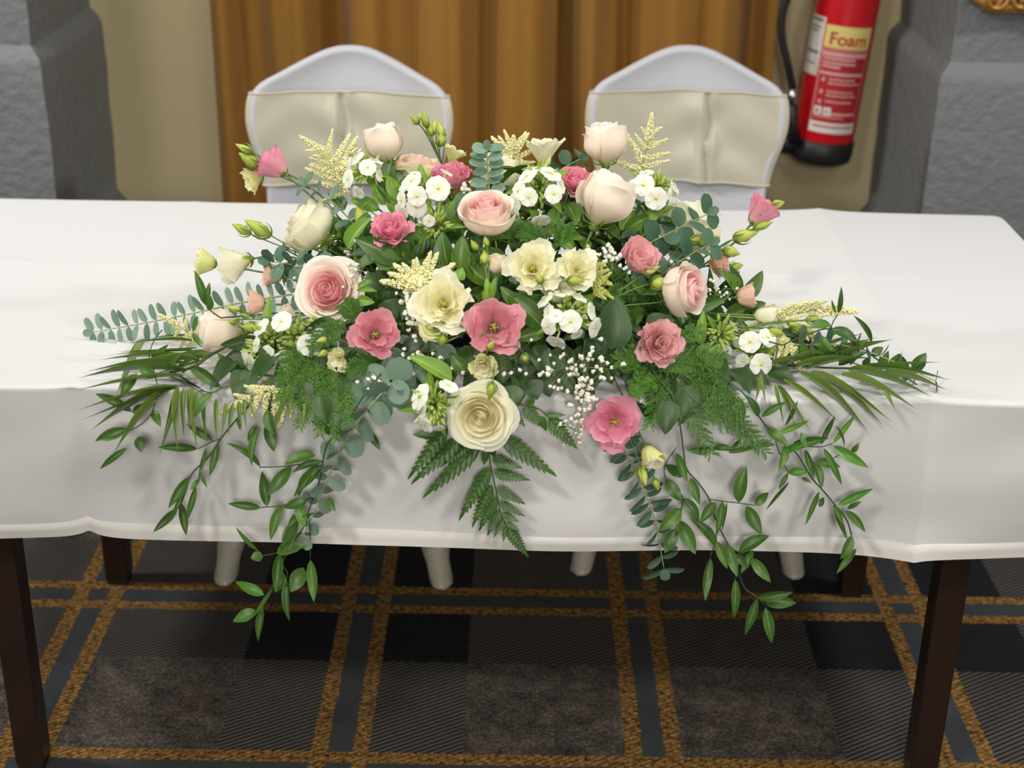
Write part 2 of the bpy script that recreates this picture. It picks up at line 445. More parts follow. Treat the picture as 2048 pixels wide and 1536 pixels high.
for kk in ks:
    cur = []
    for i in range(L):
        p, n = base[i], nrm[i]; out, d = skirt(p, n, kk, s_acc[i])
        if n.y < -.5:
            a, b = crease(p.x)
            out += a*1.7*(.3+kk)-b*4.5*(.3+kk)
            d += (a*.9*kk-b*4.5*kk)
            out -= .004*kk
        if kk == 0: out, d = .003, .002
        corner = math.exp(-((abs(p.x-(TX0+TX1)/2)-(TX1-TX0)/2)**2+(min(abs(p.y-TY0), abs(p.y-TY1)))**2)/.004)
        out += corner*.05*kk
        vs.append((p.x+n.x*out, p.y+n.y*out, p.z-d)); cur.append(len(vs)-1)
    for i in range(L): fs.append((prev[i], cur[i], cur[(i+1) % L], prev[(i+1) % L]))
    prev = cur
    if kk >= .9: hem_rows.append(cur)
cl = thing('tablecloth', 'white linen cloth with ironed creases covering the long table', 'tablecloth', (-.045, 2.47, .742))
obj('linen_sheet', mesh('linen_sheet', vs, fs, MT['linen']), cl)
hv = []; hf = []
for r_ in hem_rows:
    for i, q in enumerate(r_):
        n = nrm[i]; hv.append((vs[q][0]+n.x*.0007, vs[q][1]+n.y*.0007, vs[q][2]-(.0006 if r_ is hem_rows[-1] else 0)))
for i, q in enumerate(hem_rows[0]): hv.append(tuple(V(vs[q])-nrm[i]*.0005))
nr = len(hem_rows)
for j in range(nr-1):
    for i in range(L): hf.append((j*L+i, (j+1)*L+i, (j+1)*L+(i+1) % L, j*L+(i+1) % L))
for i in range(L): hf.append((nr*L+i, i, (i+1) % L, nr*L+(i+1) % L))
obj('hem', mesh('hem', hv, hf, MT['hem']), cl)

# ---------------------------------------------------------------- covered chairs
OUT = [(.19, .44), (.189, .56), (.189, .63), (.191, .70), (.202, .75), (.213, .787), (.220, .82), (.222, .845), (.219, .88), (.209, .903), (.19, .92), (.153, .938), (.105, .962), (.06, .982), (.028, .991), (0, .993)]
OUT = [(p.x, p.y) for p in catmull([V((a, b, 0)) for a, b in OUT], 3)]
def hw(z):
    for (a, b), (c_, d_) in zip(OUT[:-1], OUT[1:]):
        if b <= z <= d_: return a+(c_-a)*((z-b)/(d_-b) if d_ > b else 0)
    return OUT[0][0]
def back_y(x, z, fr, side):
    """depth of the stretched chair back; fr 1 at the rim, 0 mid-panel"""
    if fr >= .93: th = .016*math.sqrt(max(0, 1-((fr-.93)/.07)**2))
    else: th = .016-.009*min(1, (.93-fr)/.18)
    return (z-.46)*.10 - 1.1*x*x + side*th
def chair_tree(nm, label, x, y, seed):
    r = thing(nm, label, 'chair', (x, y, 0), 'covered chairs behind the table')
    ROOTINV.pop(r.name)
    ring = OUT + [(-a, b) for a, b in OUT[-2::-1]]
    n = len(ring); fl = [1, .985, .96, .93, .88, .8, .65, .45, .2]; v = []; fc = []; idx = {}
    for side in (-1, 1):
        for q, ff in enumerate(fl):
            for i, (a, b) in enumerate(ring):
                if q == 0 and side == 1: idx[side, q, i] = idx[-1, 0, i]; continue
                zz = b if b < .86 else .86+(b-.86)*ff
                if b < .47: zz = b
                idx[side, q, i] = len(v); v.append((a*ff, back_y(a*ff, zz, ff, side), zz))
        for q in range(len(fl)-1):
            for i in range(n-1):
                g = (idx[side, q, i], idx[side, q, i+1], idx[side, q+1, i+1], idx[side, q+1, i])
                fc.append(g if side > 0 else g[::-1])
        q = len(fl)-1
        for i in range(n//2):
            g = (idx[side, q, i], idx[side, q, i+1], idx[side, q, n-2-i], idx[side, q, n-1-i])
            if len(set(g)) == 4: fc.append(g if side > 0 else g[::-1])
    obj('backrest_cover', mesh('backrest_cover', v, fc, MT['cover']), r)
    mb = MB()
    def sf(u, q):   # rounded cushion
        a = 2*PI*u; X_ = math.cos(a); Y_ = math.sin(a)
        e = 5; k = (abs(X_)**e+abs(Y_)**e)**(-1/e)
        prof = [(0, .475), (.6, .474), (.85, .468), (.96, .455), (1, .43), (.985, .385), (.96, .37)]
        j = q*6; i = min(5, int(j)); fr_, z_ = [prof[i][m]+(prof[i+1][m]-prof[i][m])*(j-i) for m in (0, 1)]
        return (X_*k*.215*fr_, -.215+Y_*k*.225*fr_, z_)
    v, fc, uv = grid(sf, 40, 12); mb.add(v, fc)
    mb.build('seat_cover', MT['cover'], r)
    ft = {}
    for sx in (-1, 1):
        for (yt, yb) in ((-.40, -.56), (-.02, .02)):
            secs = [(.44, .10, .06), (.30, .075, .05), (.18, .050, .040), (.09, .030, .030), (.03, .021, .024), (.004, .019, .024)]
            v = []; m = 10
            for z, wx, wy in secs:
                k = 1-z/.44; cx = sx*(.165+.069*k); cy = yt+(yb-yt)*k
                for j in range(m):
                    a = 2*PI*j/m; wr = 1+.10*math.sin(3*a+z*40+seed)
                    v.append((cx-sx*wx*.35+wx*math.cos(a)*wr, cy+wy*math.sin(a)*wr, z))
            fc = [(i*m+j, i*m+(j+1) % m, (i+1)*m+(j+1) % m, (i+1)*m+j) for i in range(len(secs)-1) for j in range(m)]
            fc.append(tuple((len(secs)-1)*m+j for j in range(m)))
            lg = obj('leg', mesh('leg_sleeve', v, [q[::-1] for q in fc], MT['cover']), r)
            v = [];
            for z, wx, wy in ((.085, .0305, .0315), (.05, .0255, .028), (.012, .0235, .027), (.001, .021, .026)):
                k = 1-z/.44; cx = sx*(.165+.069*k); cy = yt+(yb-yt)*k
                for j in range(m):
                    a = 2*PI*j/m; wr = 1+.08*math.sin(4*a+z*90+seed)
                    v.append((cx-sx*wx*.35+wx*math.cos(a)*wr, cy+wy*math.sin(a)*wr, z))
            fc = [(i*m+j, (i+1)*m+j, (i+1)*m+(j+1) % m, i*m+(j+1) % m) for i in range(3) for j in range(m)]
            fc.append(tuple(3*m+j for j in range(m)))
            obj('foot_pocket', mesh('foot_pocket', v, fc, MT['satin']), lg)
    for sx in (-1, 1):     # stretch panels that arch between the legs
        v, fc, uv = grid(lambda u, q: (sx*(.205-.02*q), -.41+.40*u, .40-(.12+.2*(2*u-1)**2)*q), 12, 4); mb = MB(); mb.add(v, fc); mb.build('side_panel', MT['cover'], r)
    v, fc, uv = grid(lambda u, q: (-.20+.40*u, -.43-.06*q, .40-(.12+.2*(2*u-1)**2)*q), 12, 4); mb = MB(); mb.add(v, fc); mb.build('front_panel', MT['cover'], r)
    return r
def sash(x, y, label, pinch, seed):
    r = thing('chair_sash', label, 'sash', (x, y+.03, .8), 'satin sashes round the chair backs')
    z0, z1 = .694, .897
    def sf(u, q):
        q_ = q; z = z0+(z1-z0)*q_
        a = u*2*PI; c = math.cos(a); s = math.sin(a)   # round the back: front half u .5..1
        side = 1 if u < .5 else -1
        xx = c; h = hw(z)*1.012+.003; fr = abs(xx)
        th = back_y(xx*h, z, min(fr, 1), 0)
        yy = th + side*(.021*math.sqrt(max(0, 1-fr**8)))
        wr = .0016*math.sin(z*60+seed+3*math.sin(xx*4+seed))*(1-fr**4)
        px_ = (xx*h-pinch); dist = abs(px_)
        wr += (.010*math.exp(-(dist/.006)**2)*(1 if q_ > .45 else .4)-.006*math.exp(-((dist-.014)/.010)**2)*(1.3-q_))*(1 if side < 0 else 0)
        wr += .0045*math.sin((z-.8)*48*(1 if px_ > 0 else -1)+dist*30)*math.exp(-dist/.07)*(1 if side < 0 else 0)
        return (x+xx*h, y+yy+wr*(1 if side < 0 else -1), z+.002*math.sin(xx*9+seed)*(1-fr))
    v, fc, uv = grid(sf, 260, 30); mb = MB(); mb.add(v, fc, uv=uv); mb.build('band', MT['satin'], r)
    for qq in (0, 1):
        pts = [V(sf(u/100, qq)) for u in range(101)]
        mb = MB(); mb.tube(pts, .0028, 5, cap=False); mb.build('hem', MT['satin'], r)
    mb = MB(); mb.blob((x, y+.075, .80), .03, sq=1.3)    # the bow behind the back
    for sx in (-1, 1):
        v, fc, uv = grid(lambda u, q: (x+sx*(.02+.14*u), y+.075+.03*math.sin(PI*u)*math.cos(2*PI*q), .80+(.012+.055*u)*math.sin(2*PI*q)-.02*u), 8, 10); mb.add(v, fc)
        v, fc, uv = grid(lambda u, q: (x+sx*(.01+.05*u+.05*q*u), y+.08+.01*u, .79-.32*u+.02*q), 8, 3); mb.add(v, fc)
    mb.build('bow', MT['satin'], r)
    return r
CH = [(-.366, 3.25), (.380, 3.315)]
chair_tree('covered_chair', 'white covered chair tucked behind the left part of the table', CH[0][0], CH[0][1], 1)
sash(CH[0][0], CH[0][1], 'ivory sash with a pinched middle round the left chair', -.02, .3)
chair_tree('covered_chair', 'white covered chair tucked behind the right part of the table', CH[1][0], CH[1][1], 2)
sash(CH[1][0], CH[1][1], 'smoother ivory sash round the chair near the extinguisher', .05, 2.4)

# ---------------------------------------------------------------- curtains
def curtain(x0, x1, label, folds, seed):
    r = thing('curtain', label, 'curtain', ((x0+x1)/2, 3.9, 0), 'ochre curtains on the back wall')
    def sf(u, q):
        x = x0+(x1-x0)*u; z = .015+2.3*(1-q); d = 0
        for c, w_, a in folds: d += a*math.exp(-((x-c-.03*(z-.7)*math.sin(c*40))/w_)**2)
        d += .010*math.sin(x*52+seed)+.006*math.sin(x*97+seed*2+z)
        d += .004*noise.noise((x*4, z*1.3, seed))
        return (x, 3.855+d, z)
    v, fc, uv = grid(sf, 150, 24); mb = MB(); mb.add(v, fc, uv=uv); o = mb.build('drape', MT['curtain'], r)
    md = o.modifiers.new('cloth', 'SOLIDIFY'); md.thickness = .004
    pts = [V(sf(u/150, 1))+V((0, -.003, .02)) for u in range(151)]
    mb = MB(); mb.tube(pts, .004, 5); mb.build('hem', MT['curtain'], r)
curtain(-.785, .10, 'ochre curtain hanging behind the left white chair', [(-.478, .06, .14), (-.675, .05, .09), (-.285, .05, .07), (-.08, .055, .10), (-.17, .02, .03), (.10, .03, .10), (-.785, .02, .03)], .7)
curtain(.085, .665, 'ochre curtain hanging between the left curtain and the extinguisher', [(.115, .06, .15), (.285, .06, .13), (.62, .055, .11), (.46, .03, .03)], 2.2)

# ---------------------------------------------------------------- fire extinguisher
ex = thing('fire_extinguisher', 'red foam fire extinguisher with black base hanging on the wall', 'extinguisher', (.819, 3.955, .575))
ROOTINV.pop(ex.name); ex.rotation_euler = (0, math.radians(4.6), 0)
RB = .081
EXI = (Matrix.Translation(ex.location) @ Matrix.Rotation(math.radians(4.6), 4, 'Y')).inverted()
mb = MB(); mb.lathe([(.001, .03), (RB-.01, .03), (RB, .05), (RB, .47), (RB-.004, .50), (RB-.02, .535), (.045, .56), (.028, .575), (.026, .60)], 40); mb.build('cylinder', MT['red'], ex)
mb = MB(); mb.lathe([(.05, 0), (RB-.012, 0), (RB-.001, .008), (RB+.003, .022), (RB+.003, .062), (RB, .064)], 40)
mb.box(-.115, -.06, -.035, .005, .016, .06); mb.build('base_boot', MT['black'], ex)
mb = MB(); mb.lathe([(.02, .60), (.024, .605), (.024, .64), (.014, .645)], 16); mb.box(-.012, .012, -.09, .03, .645, .66); mb.box(-.012, .012, -.10, .03, .675, .69)
mb.build('valve_handle', MT['chrome'], ex, False)
hp = [EXI @ p for p in (atY(1700, -150, 3.93), atY(1640, -120, 3.90), atY(1592, -45, 3.88), atY(1566, 25, 3.88), atY(1564, 75, 3.88), atY(1576, 130, 3.88), atY(1586, 180, 3.89))]
mb = MB(); mb.tube(catmull(hp, 6), .0105, 10); mb.build('hose', MT['black'], ex)
n0, n1, n2 = [EXI @ p for p in (atY(1586, 178, 3.89), atY(1586, 208, 3.89), atY(1588, 285, 3.9))]
mb = MB(); mb.tube([n0, n1], .012, 10); mb.build('hose_collar', MT['chrome'], ex)
mb = MB(); mb.tube([n1, n1.lerp(n2, .5), n2], [.010, .013, .017], 10); mb.build('nozzle', MT['black'], ex)
mb = MB(); mb.box(-.03, .03, .066, .093, .50, .56); mb.build('wall_hook', MT['chrome'], ex, False)
def cyl(a0, a1, h0, h1, r, seg=16):
    return grid(lambda u, q: (r*math.sin(math.radians(a0+(a1-a0)*u)), -r*math.cos(math.radians(a0+(a1-a0)*u)), h0+(h1-h0)*q), seg, 1)[:2]
A0, A1 = -44, 48
def patch(nm, mat, lst, r, par=ex):
    mb = MB()
    for a0, a1, h0, h1 in lst:
        v, fc = cyl(a0, a1, h0, h1, r, max(2, int(abs(a1-a0)/5))); mb.add(v, fc)
    return mb.build(nm, mat, par)
pan = patch('instruction_label', MT['rdp'], [(A0, A1, .092, .312)], RB+.0006)
lines = [(A0, A1, .309, .312), (A0, A1, .292, .304), (A0, A0+2, .092, .312), (A1-2, A1, .092, .312)]
rnd = random.Random(5)
patch('heading_panel', MT['yel'], [(A0, A1, .314, .370)], RB+.0006)
for h_, l_ in ((.283, 60), (.272, 62), (.262, 34)): lines.append((A0+5, A0+5+l_, h_, h_+.006))
lines.append((A0+3, A1-4, .244, .252))
for h_ in (.226, .194, .168):
    lines.append((A0+9, A0+15, h_, h_+.010))
    a_ = A0+22
    for rr in range(2 if h_ > .18 else 1):
        a_ = A0+22
        while a_ < A0+22+(46 if rr == 0 else 58):
            b_ = a_+rnd.uniform(4, 10); lines.append((a_, b_, h_+.005-rr*.010, h_+.010-rr*.010)); a_ = b_+1.5
lines.append((A0+6, A0+62, .132, .135)); lines.append((A0+36, A1-6, .140, .147))
patch('small_print', MT['pnk'], lines, RB+.0010, pan)
patch('pictogram', MT['wht'], [(A0+5, A0+19, .138, .160), (A0+22, A0+36, .138, .160)], RB+.0011, pan)
patch('pictogram_glyph', MT['rdp'], [(A0+9, A0+13, .142, .154), (A0+25, A0+31, .145, .150)], RB+.0014, pan)
patch('footer_strip', MT['wht'], [(A0, A1, .092, .120)], RB+.0011, pan)
fl_ = []; a_ = A0+7
while a_ < A1-8:
    b_ = a_+rnd.uniform(2.5, 4.5); fl_.append((a_, b_, .106, .112)); a_ = b_+1.2
patch('footer_print', MT['rdp'], fl_, RB+.0014, pan)
sd = patch('side_label', MT['wht'], [(-98, A0-3, .235, .385)], RB+.0006)
patch('side_print', MT['drk'], [(-90, -52, .372, .379), (-85, -55, .355, .359), (-85, -60, .345, .349), (-88, -52, .29, .297), (-84, -56, .262, .266)], RB+.001, sd)
fc_ = bpy.data.curves.new('heading', 'FONT'); fc_.body = 'Foam'; fc_.size = .060; fc_.align_x = 'CENTER'; fc_.offset = .0011
to = bpy.data.objects.new('heading_text', fc_); COL.objects.link(to)
bpy.context.view_layer.update()
tm = bpy.data.meshes.new_from_object(to.evaluated_get(bpy.context.evaluated_depsgraph_get()))
COL.objects.unlink(to); bpy.data.objects.remove(to)
bm = bmesh.new(); bm.from_mesh(tm); bmesh.ops.triangulate(bm, faces=bm.faces)
bmesh.ops.subdivide_edges(bm, edges=[e for e in bm.edges if e.calc_length() > .012], cuts=2); bm.to_mesh(tm); bm.free()
xs_ = [q.co.x for q in tm.vertices]; xc_ = (min(xs_)+max(xs_))/2; ks_ = .098/(max(xs_)-min(xs_))
for q in tm.vertices:
    a = (q.co.x-xc_)*ks_/RB+math.radians(2); h_ = .322+q.co.y*ks_*.98
    q.co = ((RB+.0014)*math.sin(a), -(RB+.0014)*math.cos(a), h_)
tm.materials.clear(); tm.materials.append(MT['rdp']); tm.name = 'heading_text'
obj('heading_text', tm, ex)

# ---------------------------------------------------------------- gilded frame on the right pier
gf = thing('picture_frame', 'ornate gilded frame hung on the grey pier, only its scrolled bottom showing', 'frame', (1.40, 3.5, 1.06))
z0 = atY(1990, 24, 3.50).z
mb = MB()
mb.tube(catmull([(1.03, 3.50, z0+.05), (1.055, 3.49, z0+.03), (1.09, 3.49, z0+.014), (1.2, 3.488, z0+.016), (1.45, 3.488, z0+.016), (1.7, 3.488, z0+.016)], 5), .016, 8)
mb.tube([(1.07, 3.495, z0+.006), (1.7, 3.495, z0+.006)], .007, 6)
mb.build('bottom_rail', MT['gold'], gf)
for k, x in enumerate((1.085, 1.145, 1.235, 1.325, 1.415, 1.505)):
    mb = MB(); pts = []
    for i in range(22):
        a = i*.45*(1 if k % 2 else -1)+1.0; r_ = .028-.0011*i
        pts.append((x+r_*math.cos(a), 3.475-.0006*i, z0+.034+r_*math.sin(a)))
    mb.tube(pts, [.0075-.0002*i for i in range(22)], 6); mb.blob((x, 3.463, z0+.034), .008); mb.build('scroll', MT['gold'], gf)
mb = MB(); mb.box(1.02, 1.05, 3.48, 3.53, z0+.05, z0+.62); mb.build('side_rail', MT['gold'], gf, False)
mb = MB(); mb.box(1.68, 1.71, 3.48, 3.53, z0+.0, z0+.62); mb.build('side_rail', MT['gold'], gf, False)
mb = MB(); mb.box(1.02, 1.71, 3.48, 3.53, z0+.62, z0+.66); mb.build('top_rail', MT['gold'], gf, False)
mb = MB(); mb.box(1.05, 1.68, 3.505, 3.53, z0+.03, z0+.62); mb.build('backing_panel', MT['wenge'], gf, False)

# ---------------------------------------------------------------- flower and leaf builders
RN = random.Random(11)
CACHE = {}
def cached(key, fn):
    if key not in CACHE: CACHE[key] = fn()
    return CACHE[key]
ANCH = V((0, 2.25, .80))
def anchor(p):
    return V((max(-.17, min(.17, p.x*.42)), 2.24+.03*math.sin(p.x*17), .80+.03*math.cos(p.x*23)))
def stem(parent, b, ax, r=.0022, mat='stem', name='stem', to=None):
    a = to if to is not None else anchor(b)
    L_ = (a-b).length
    p1 = b-ax*min(.10, L_*.45); p2 = a+(b-a)*.30+V((0, 0, .02 if b.z > TOPZ-.02 else .06))
    mb = MB(); mb.tube(bez(b+ax*.003, p1, p2, a, 8), r, 6)
    return mb.build(name, MT[mat], parent)

PROF = {'bud': [.14, .54, .82, .97, 1.0, .96, .87, .78], 'half': [.14, .58, .84, .97, 1.0, .99, .96, .94], 'open': [.14, .48, .70, .85, .95, 1.0, 1.04, 1.08]}
def prof(form, t):
    p = PROF[form]; x = max(0, min(.9999, t))*(len(p)-1); i = int(x); f = x-i; f = f*f*(3-2*f)*.4+f*.6
    return p[i]+(p[i+1]-p[i])*f
def rose_petal(form, r, h, wmax, lean, curl, tip, seed):
    rr = random.Random(seed); j1, j2 = rr.uniform(-.5, .5), rr.uniform(0, 6)
    def fn(u, v):
        s = 2*u-1; t = v
        tt = t*(1-.15*abs(s)**2.6)*(1+tip*max(0, 1-abs(s)*2.2)*t*t)
        ang = s*wmax*(.5+.5*math.sin(min(1, t*1.4)*PI/2))
        R = r*prof(form, tt)*(1+lean*tt*tt)
        z = h*tt
        c = max(0, (tt-.70)/.30)*(1+.4*j1*s)
        R += curl*.20*c*c; z -= curl*.13*c*c*c
        ec = max(0, abs(s)-.66)/.34
        R += (curl*.08+.015)*ec*ec*t
        R *= 1+(.15 if r < .6 else .07)*s+.018*math.sin(3*s+j2)*t
        return (R*math.cos(ang), R*math.sin(ang), z)
    return grid(fn, 10, 9)
def spiral_heart(r, h):
    def fn(u, v):
        a = u*4.6*PI; R = r*(.12+.88*u)*(.55+.45*math.sin(min(1, v*1.3)*PI/2))
        return (R*math.cos(a), R*math.sin(a), h*(.25+.75*v)*(1-.02*u)+.02*math.sin(a*1.3)*v)
    return grid(fn, 44, 5)
ROSE = {  # height; layers: radius, height, half-angle, lean, curl, tip, count, 'o' outer / 'm' / 'i' inner colour
 'open': (1.15, [(.25, 1.13, 1.3, -.20, 0, 0, 3, 'i'), (.40, 1.13, 1.1, -.14, .08, 0, 4, 'i'), (.55, 1.10, 1.0, -.08, .25, 0, 4, 'i'), (.70, 1.04, 1.0, 0, .5, .02, 5, 'm'), (.83, .94, 1.0, .05, .8, .03, 5, 'o'), (.93, .80, 1.0, .08, 1.0, .04, 5, 'o')]),
 'half': (1.65, [(.24, 1.62, 1.3, -.22, 0, 0, 3, 'i'), (.38, 1.62, 1.2, -.18, .06, 0, 3, 'i'), (.54, 1.59, 1.1, -.12, .15, 0, 4, 'i'), (.70, 1.54, 1.1, -.06, .3, .02, 4, 'm'), (.85, 1.45, 1.05, .0, .5, .03, 4, 'o'), (.97, 1.33, 1.0, .04, .8, .05, 4, 'o')]),
 'bud': (2.15, [(.24, 1.98, 1.4, -.25, 0, 0, 3, 'i'), (.42, 2.03, 1.3, -.2, .05, 0, 3, 'i'), (.66, 2.02, 1.3, -.1, .12, .02, 3, 'm'), (.84, 2.06, 1.25, -.04, .30, .03, 3, 'o'), (.97, 1.98, 1.15, .0, .60, .06, 3, 'o'), (1.02, 1.78, .9, .02, 1.0, .08, 2, 'o')]),
}
def leafmesh(key, shape, curve=.08, fold=.10, nu=4, nv=8, wave=0):
    """unit leaf: base at the origin, tip at y=1, widest half-breadth .5"""
    def mk():
        def fn(u, v):
            s = 2*u-1; hw_ = shape(v)*.5
            return (s*hw_, v, -curve*4*(v-.5)**2+curve + abs(s)*fold*hw_*1.0+wave*math.sin(v*9+s)*abs(s))
        v, f, uv = grid(fn, nu, nv)
        return v, f, uv
    return cached(('leafgeo', key), mk)
SH = {
 'lance': lambda v: (math.sin(PI*min(1, v)**.82)**.85)*(1 if v < .98 else .4),
 'ovate': lambda v: (math.sin(PI*v**.62)**.75) if 0 < v < 1 else 0,
 'round': lambda v: math.sqrt(max(0, 1-(2*v-1)**2))**.9 if v > 0 else .1,
 'long': lambda v: (.35+.65*math.sin(PI*min(1, v*1.1)**.6))*(1-v**3) if v < 1 else 0,
 'tooth': lambda v: (math.sin(PI*v**.6)**.7)*(1+.16*((v*7) % 1-.5)) if 0 < v < 1 else .08,
 'sepal': lambda v: (1-v)**.8*(.7+.3*math.sin(PI*v)),
}
CURV = {'lance': (.10, .25), 'ovate': (.08, .22), 'round': (.03, .12), 'long': (.10, .35), 'tooth': (.04, .15), 'sepal': (.2, .2), 'lance2': (-.12, .2)}
def leaf(parent, kind, B, T, w_, n, mat, name='leaf', local=False):
    sh = 'lance' if kind == 'lance2' else kind
    cv, fo = CURV[kind]
    def mk():
        nv = {'tooth': 14, 'round': 8, 'sepal': 4}.get(sh, 9)
        v, f, uv = leafmesh(kind, SH[sh], cv, fo, 4, nv)
        return mesh(name, v, f, MT[mat], uv)
    me = cached(('leaf', kind, mat, name), mk)
    L_ = (T-B).length
    m = xf(B, basis(T-B, n), (w_, L_, L_))
    return obj(name, me, parent, m)
def sepals(root, base, ax, R, n=5, mat='sepal', spread=.9, ln=1.0):
    for k in range(n):
        a = 2*PI*k/n+RN.random(); d = (zbasis(ax) @ V((math.cos(a), math.sin(a), 0)))
        T = base+d*R*ln*spread+ax*R*ln*(.75-spread*.6)
        leaf(root, 'sepal', base+d*R*.10, T, R*.30, -ax+d*.3, mat, 'sepal')
def bloom_frame(px, py, size, axis, off, Y, H):
    p = at(px, py, off, Y); R = size*depth(p)/FPX/2
    ax = camdir(*axis); return p-ax*H*R*.5, R, ax
def rose(label, px, py, size, axis, form='half', pal=('blush_o', 'blush_m', 'blush_i'), off=0., Y=None, spin=None, group='roses in the arrangement', leaves=2, name='rose', cat='rose'):
    H, layers = ROSE[form]
    base, R, ax = bloom_frame(px, py, size, axis, off, Y, H)
    root = thing(name, label, cat, base, group)
    spin = RN.uniform(0, 6) if spin is None else spin
    c3 = {'o': pal[0], 'm': pal[1], 'i': pal[2]}
    def mk():
        v, f, uv = spiral_heart(.17, H*.97); return mesh('heart', v, f, MT[pal[2]], uv)
    obj('heart', cached(('heart', form, pal[2]), mk), root, xf(base, zbasis(ax, spin), (R, R, R)))
    for li, (r, h, w_, le, cu, tip, n, cc) in enumerate(layers):
        for k in range(n):
            sd = k % 2
            def mk():
                v, f, uv = rose_petal(form, r, h, w_, le, cu, tip, li*10+sd); return mesh('petal', v, f, MT[c3[cc]], uv)
            me = cached(('rp', form, li, sd, c3[cc]), mk)
            a = spin+li*1.1+2*PI*k/n+RN.uniform(-.12, .12)
            tilt = Matrix.Rotation(RN.uniform(-.05, .10)*(1 if li > 2 else .5), 3, 'Y') @ Matrix.Rotation(RN.uniform(-.06, .06), 3, 'X')
            obj('petal', me, root, xf(base, zbasis(ax, a) @ tilt, (R*(rs_ := RN.uniform(.94, 1.05)), R*rs_, R*RN.uniform(.94, 1.03))))
    sepals(root, base, ax, R, 5, spread=.75, ln=1.05)
    mb = MB(); mb.lathe([(R*.10, -R*.30), (R*.20, -R*.22), (R*.24, -R*.08), (R*.2, R*.06)], 10)
    obj('calyx', mb.me('calyx', MT['sepal']), root, xf(base, zbasis(ax), (1, 1, 1)))
    stem(root, base-ax*R*.2, ax, .0026)
    for k in range(leaves):
        a = RN.uniform(0, 6.28); d = (zbasis(ax) @ V((math.cos(a), math.sin(a), 0)))
        b = base-ax*R*(.6+.5*k); T = b+d*R*RN.uniform(.9, 1.3)-ax*R*.3
        leaf(root, 'ovate', b, T, R*.55, ax, 'salal', 'leaf')
    return root

def lis_petal(r, h, wmax, p, flare, ruf, seed):
    rr = random.Random(seed); a1, a2, a3 = rr.uniform(0, 6), rr.uniform(0, 6), rr.uniform(-.15, .15)
    def fn(u, v):
        s = 2*u-1; t = v
        tt = t*(1-.11*abs(s)**3)
        ang = s*wmax*(.42+.58*math.sin(min(1, t*1.35)*PI/2))
        R = r*(.12+.88*tt**p); z = h*(tt-flare*tt**3)
        q = t**3*ruf
        R += q*(math.sin(3.4*s+a1)*.11+.03*math.sin(17*s+a2)); z += q*(math.cos(4.1*s+a2)*.13+.04*math.sin(14*s+a1))
        R *= 1+.06*s+a3*t*t*.6
        return (R*math.cos(ang), R*math.sin(ang), z)
    return grid(fn, 14, 7)
LIS = {
 'open': (.95, [(.44, .95, 1.15, .7, .05, .8, 4, 'i'), (.74, .94, 1.0, .8, .12, 1.2, 5, 'i'), (1.0, .80, .95, .8, .25, 1.3, 5, 'o')], True),
 'single': (.95, [(.62, .92, 1.05, .75, .08, 1.0, 3, 'i'), (.86, .88, 1.0, .8, .16, 1.2, 3, 'i'), (1.0, .78, 1.0, .8, .25, 1.2, 4, 'o')], True),
 'rosette': (1.15, [(.16, 1.13, 1.7, .4, 0, .4, 2, 'i'), (.32, 1.15, 1.5, .45, .02, .6, 3, 'i'), (.50, 1.14, 1.2, .5, .04, .9, 4, 'i'), (.68, 1.10, 1.1, .55, .08, 1.1, 4, 'i'), (.84, 1.02, 1.0, .6, .12, 1.2, 5, 'o'), (.98, .88, 1.0, .6, .18, 1.2, 5, 'o')], False),
 'cup': (1.75, [(.35, 1.70, 1.5, .4, .0, .5, 3, 'i'), (.60, 1.72, 1.2, .42, .02, .8, 3, 'i'), (.80, 1.70, 1.1, .42, .03, .9, 4, 'o'), (.95, 1.60, 1.0, .45, .06, 1.1, 4, 'o')], False),
 'tulip': (2.2, [(.45, 2.1, 1.4, .32, .02, .5, 3, 'o'), (.66, 2.15, 1.15, .32, .02, .5, 3, 'o'), (.88, 2.1, 1.0, .30, .0, .7, 5, 'o')], False),
 'trumpet': (1.55, [(.72, 1.5, 1.0, .8, .05, .9, 3, 'i'), (1.0, 1.5, 1.0, .95, .08, 1.2, 5, 'o')], True),
}
def budmesh(mat):
    def mk():
        mb = MB(); n = 10; k = 7; v = []; f = []; uv = []
        for j in range(k+1):
            t_ = j/k; r = .30*math.sin(PI*t_**.75)**.8*(1-.25*t_) if 0 < j < k else .03
            for i in range(n):
                a = 2*PI*i/n+1.6*t_; rr = r*(1+.14*math.cos(5*a))
                v.append((rr*math.cos(a), rr*math.sin(a), t_)); uv.append((i/n, t_))
        for j in range(k):
            for i in range(n): f.append((j*n+i, j*n+(i+1) % n, (j+1)*n+(i+1) % n, (j+1)*n+i))
        f.append(tuple(range(n-1, -1, -1))); f.append(tuple(k*n+i for i in range(n)))
        return mesh('bud', v, f, MT[mat], uv)
    return cached(('bud', mat), mk)
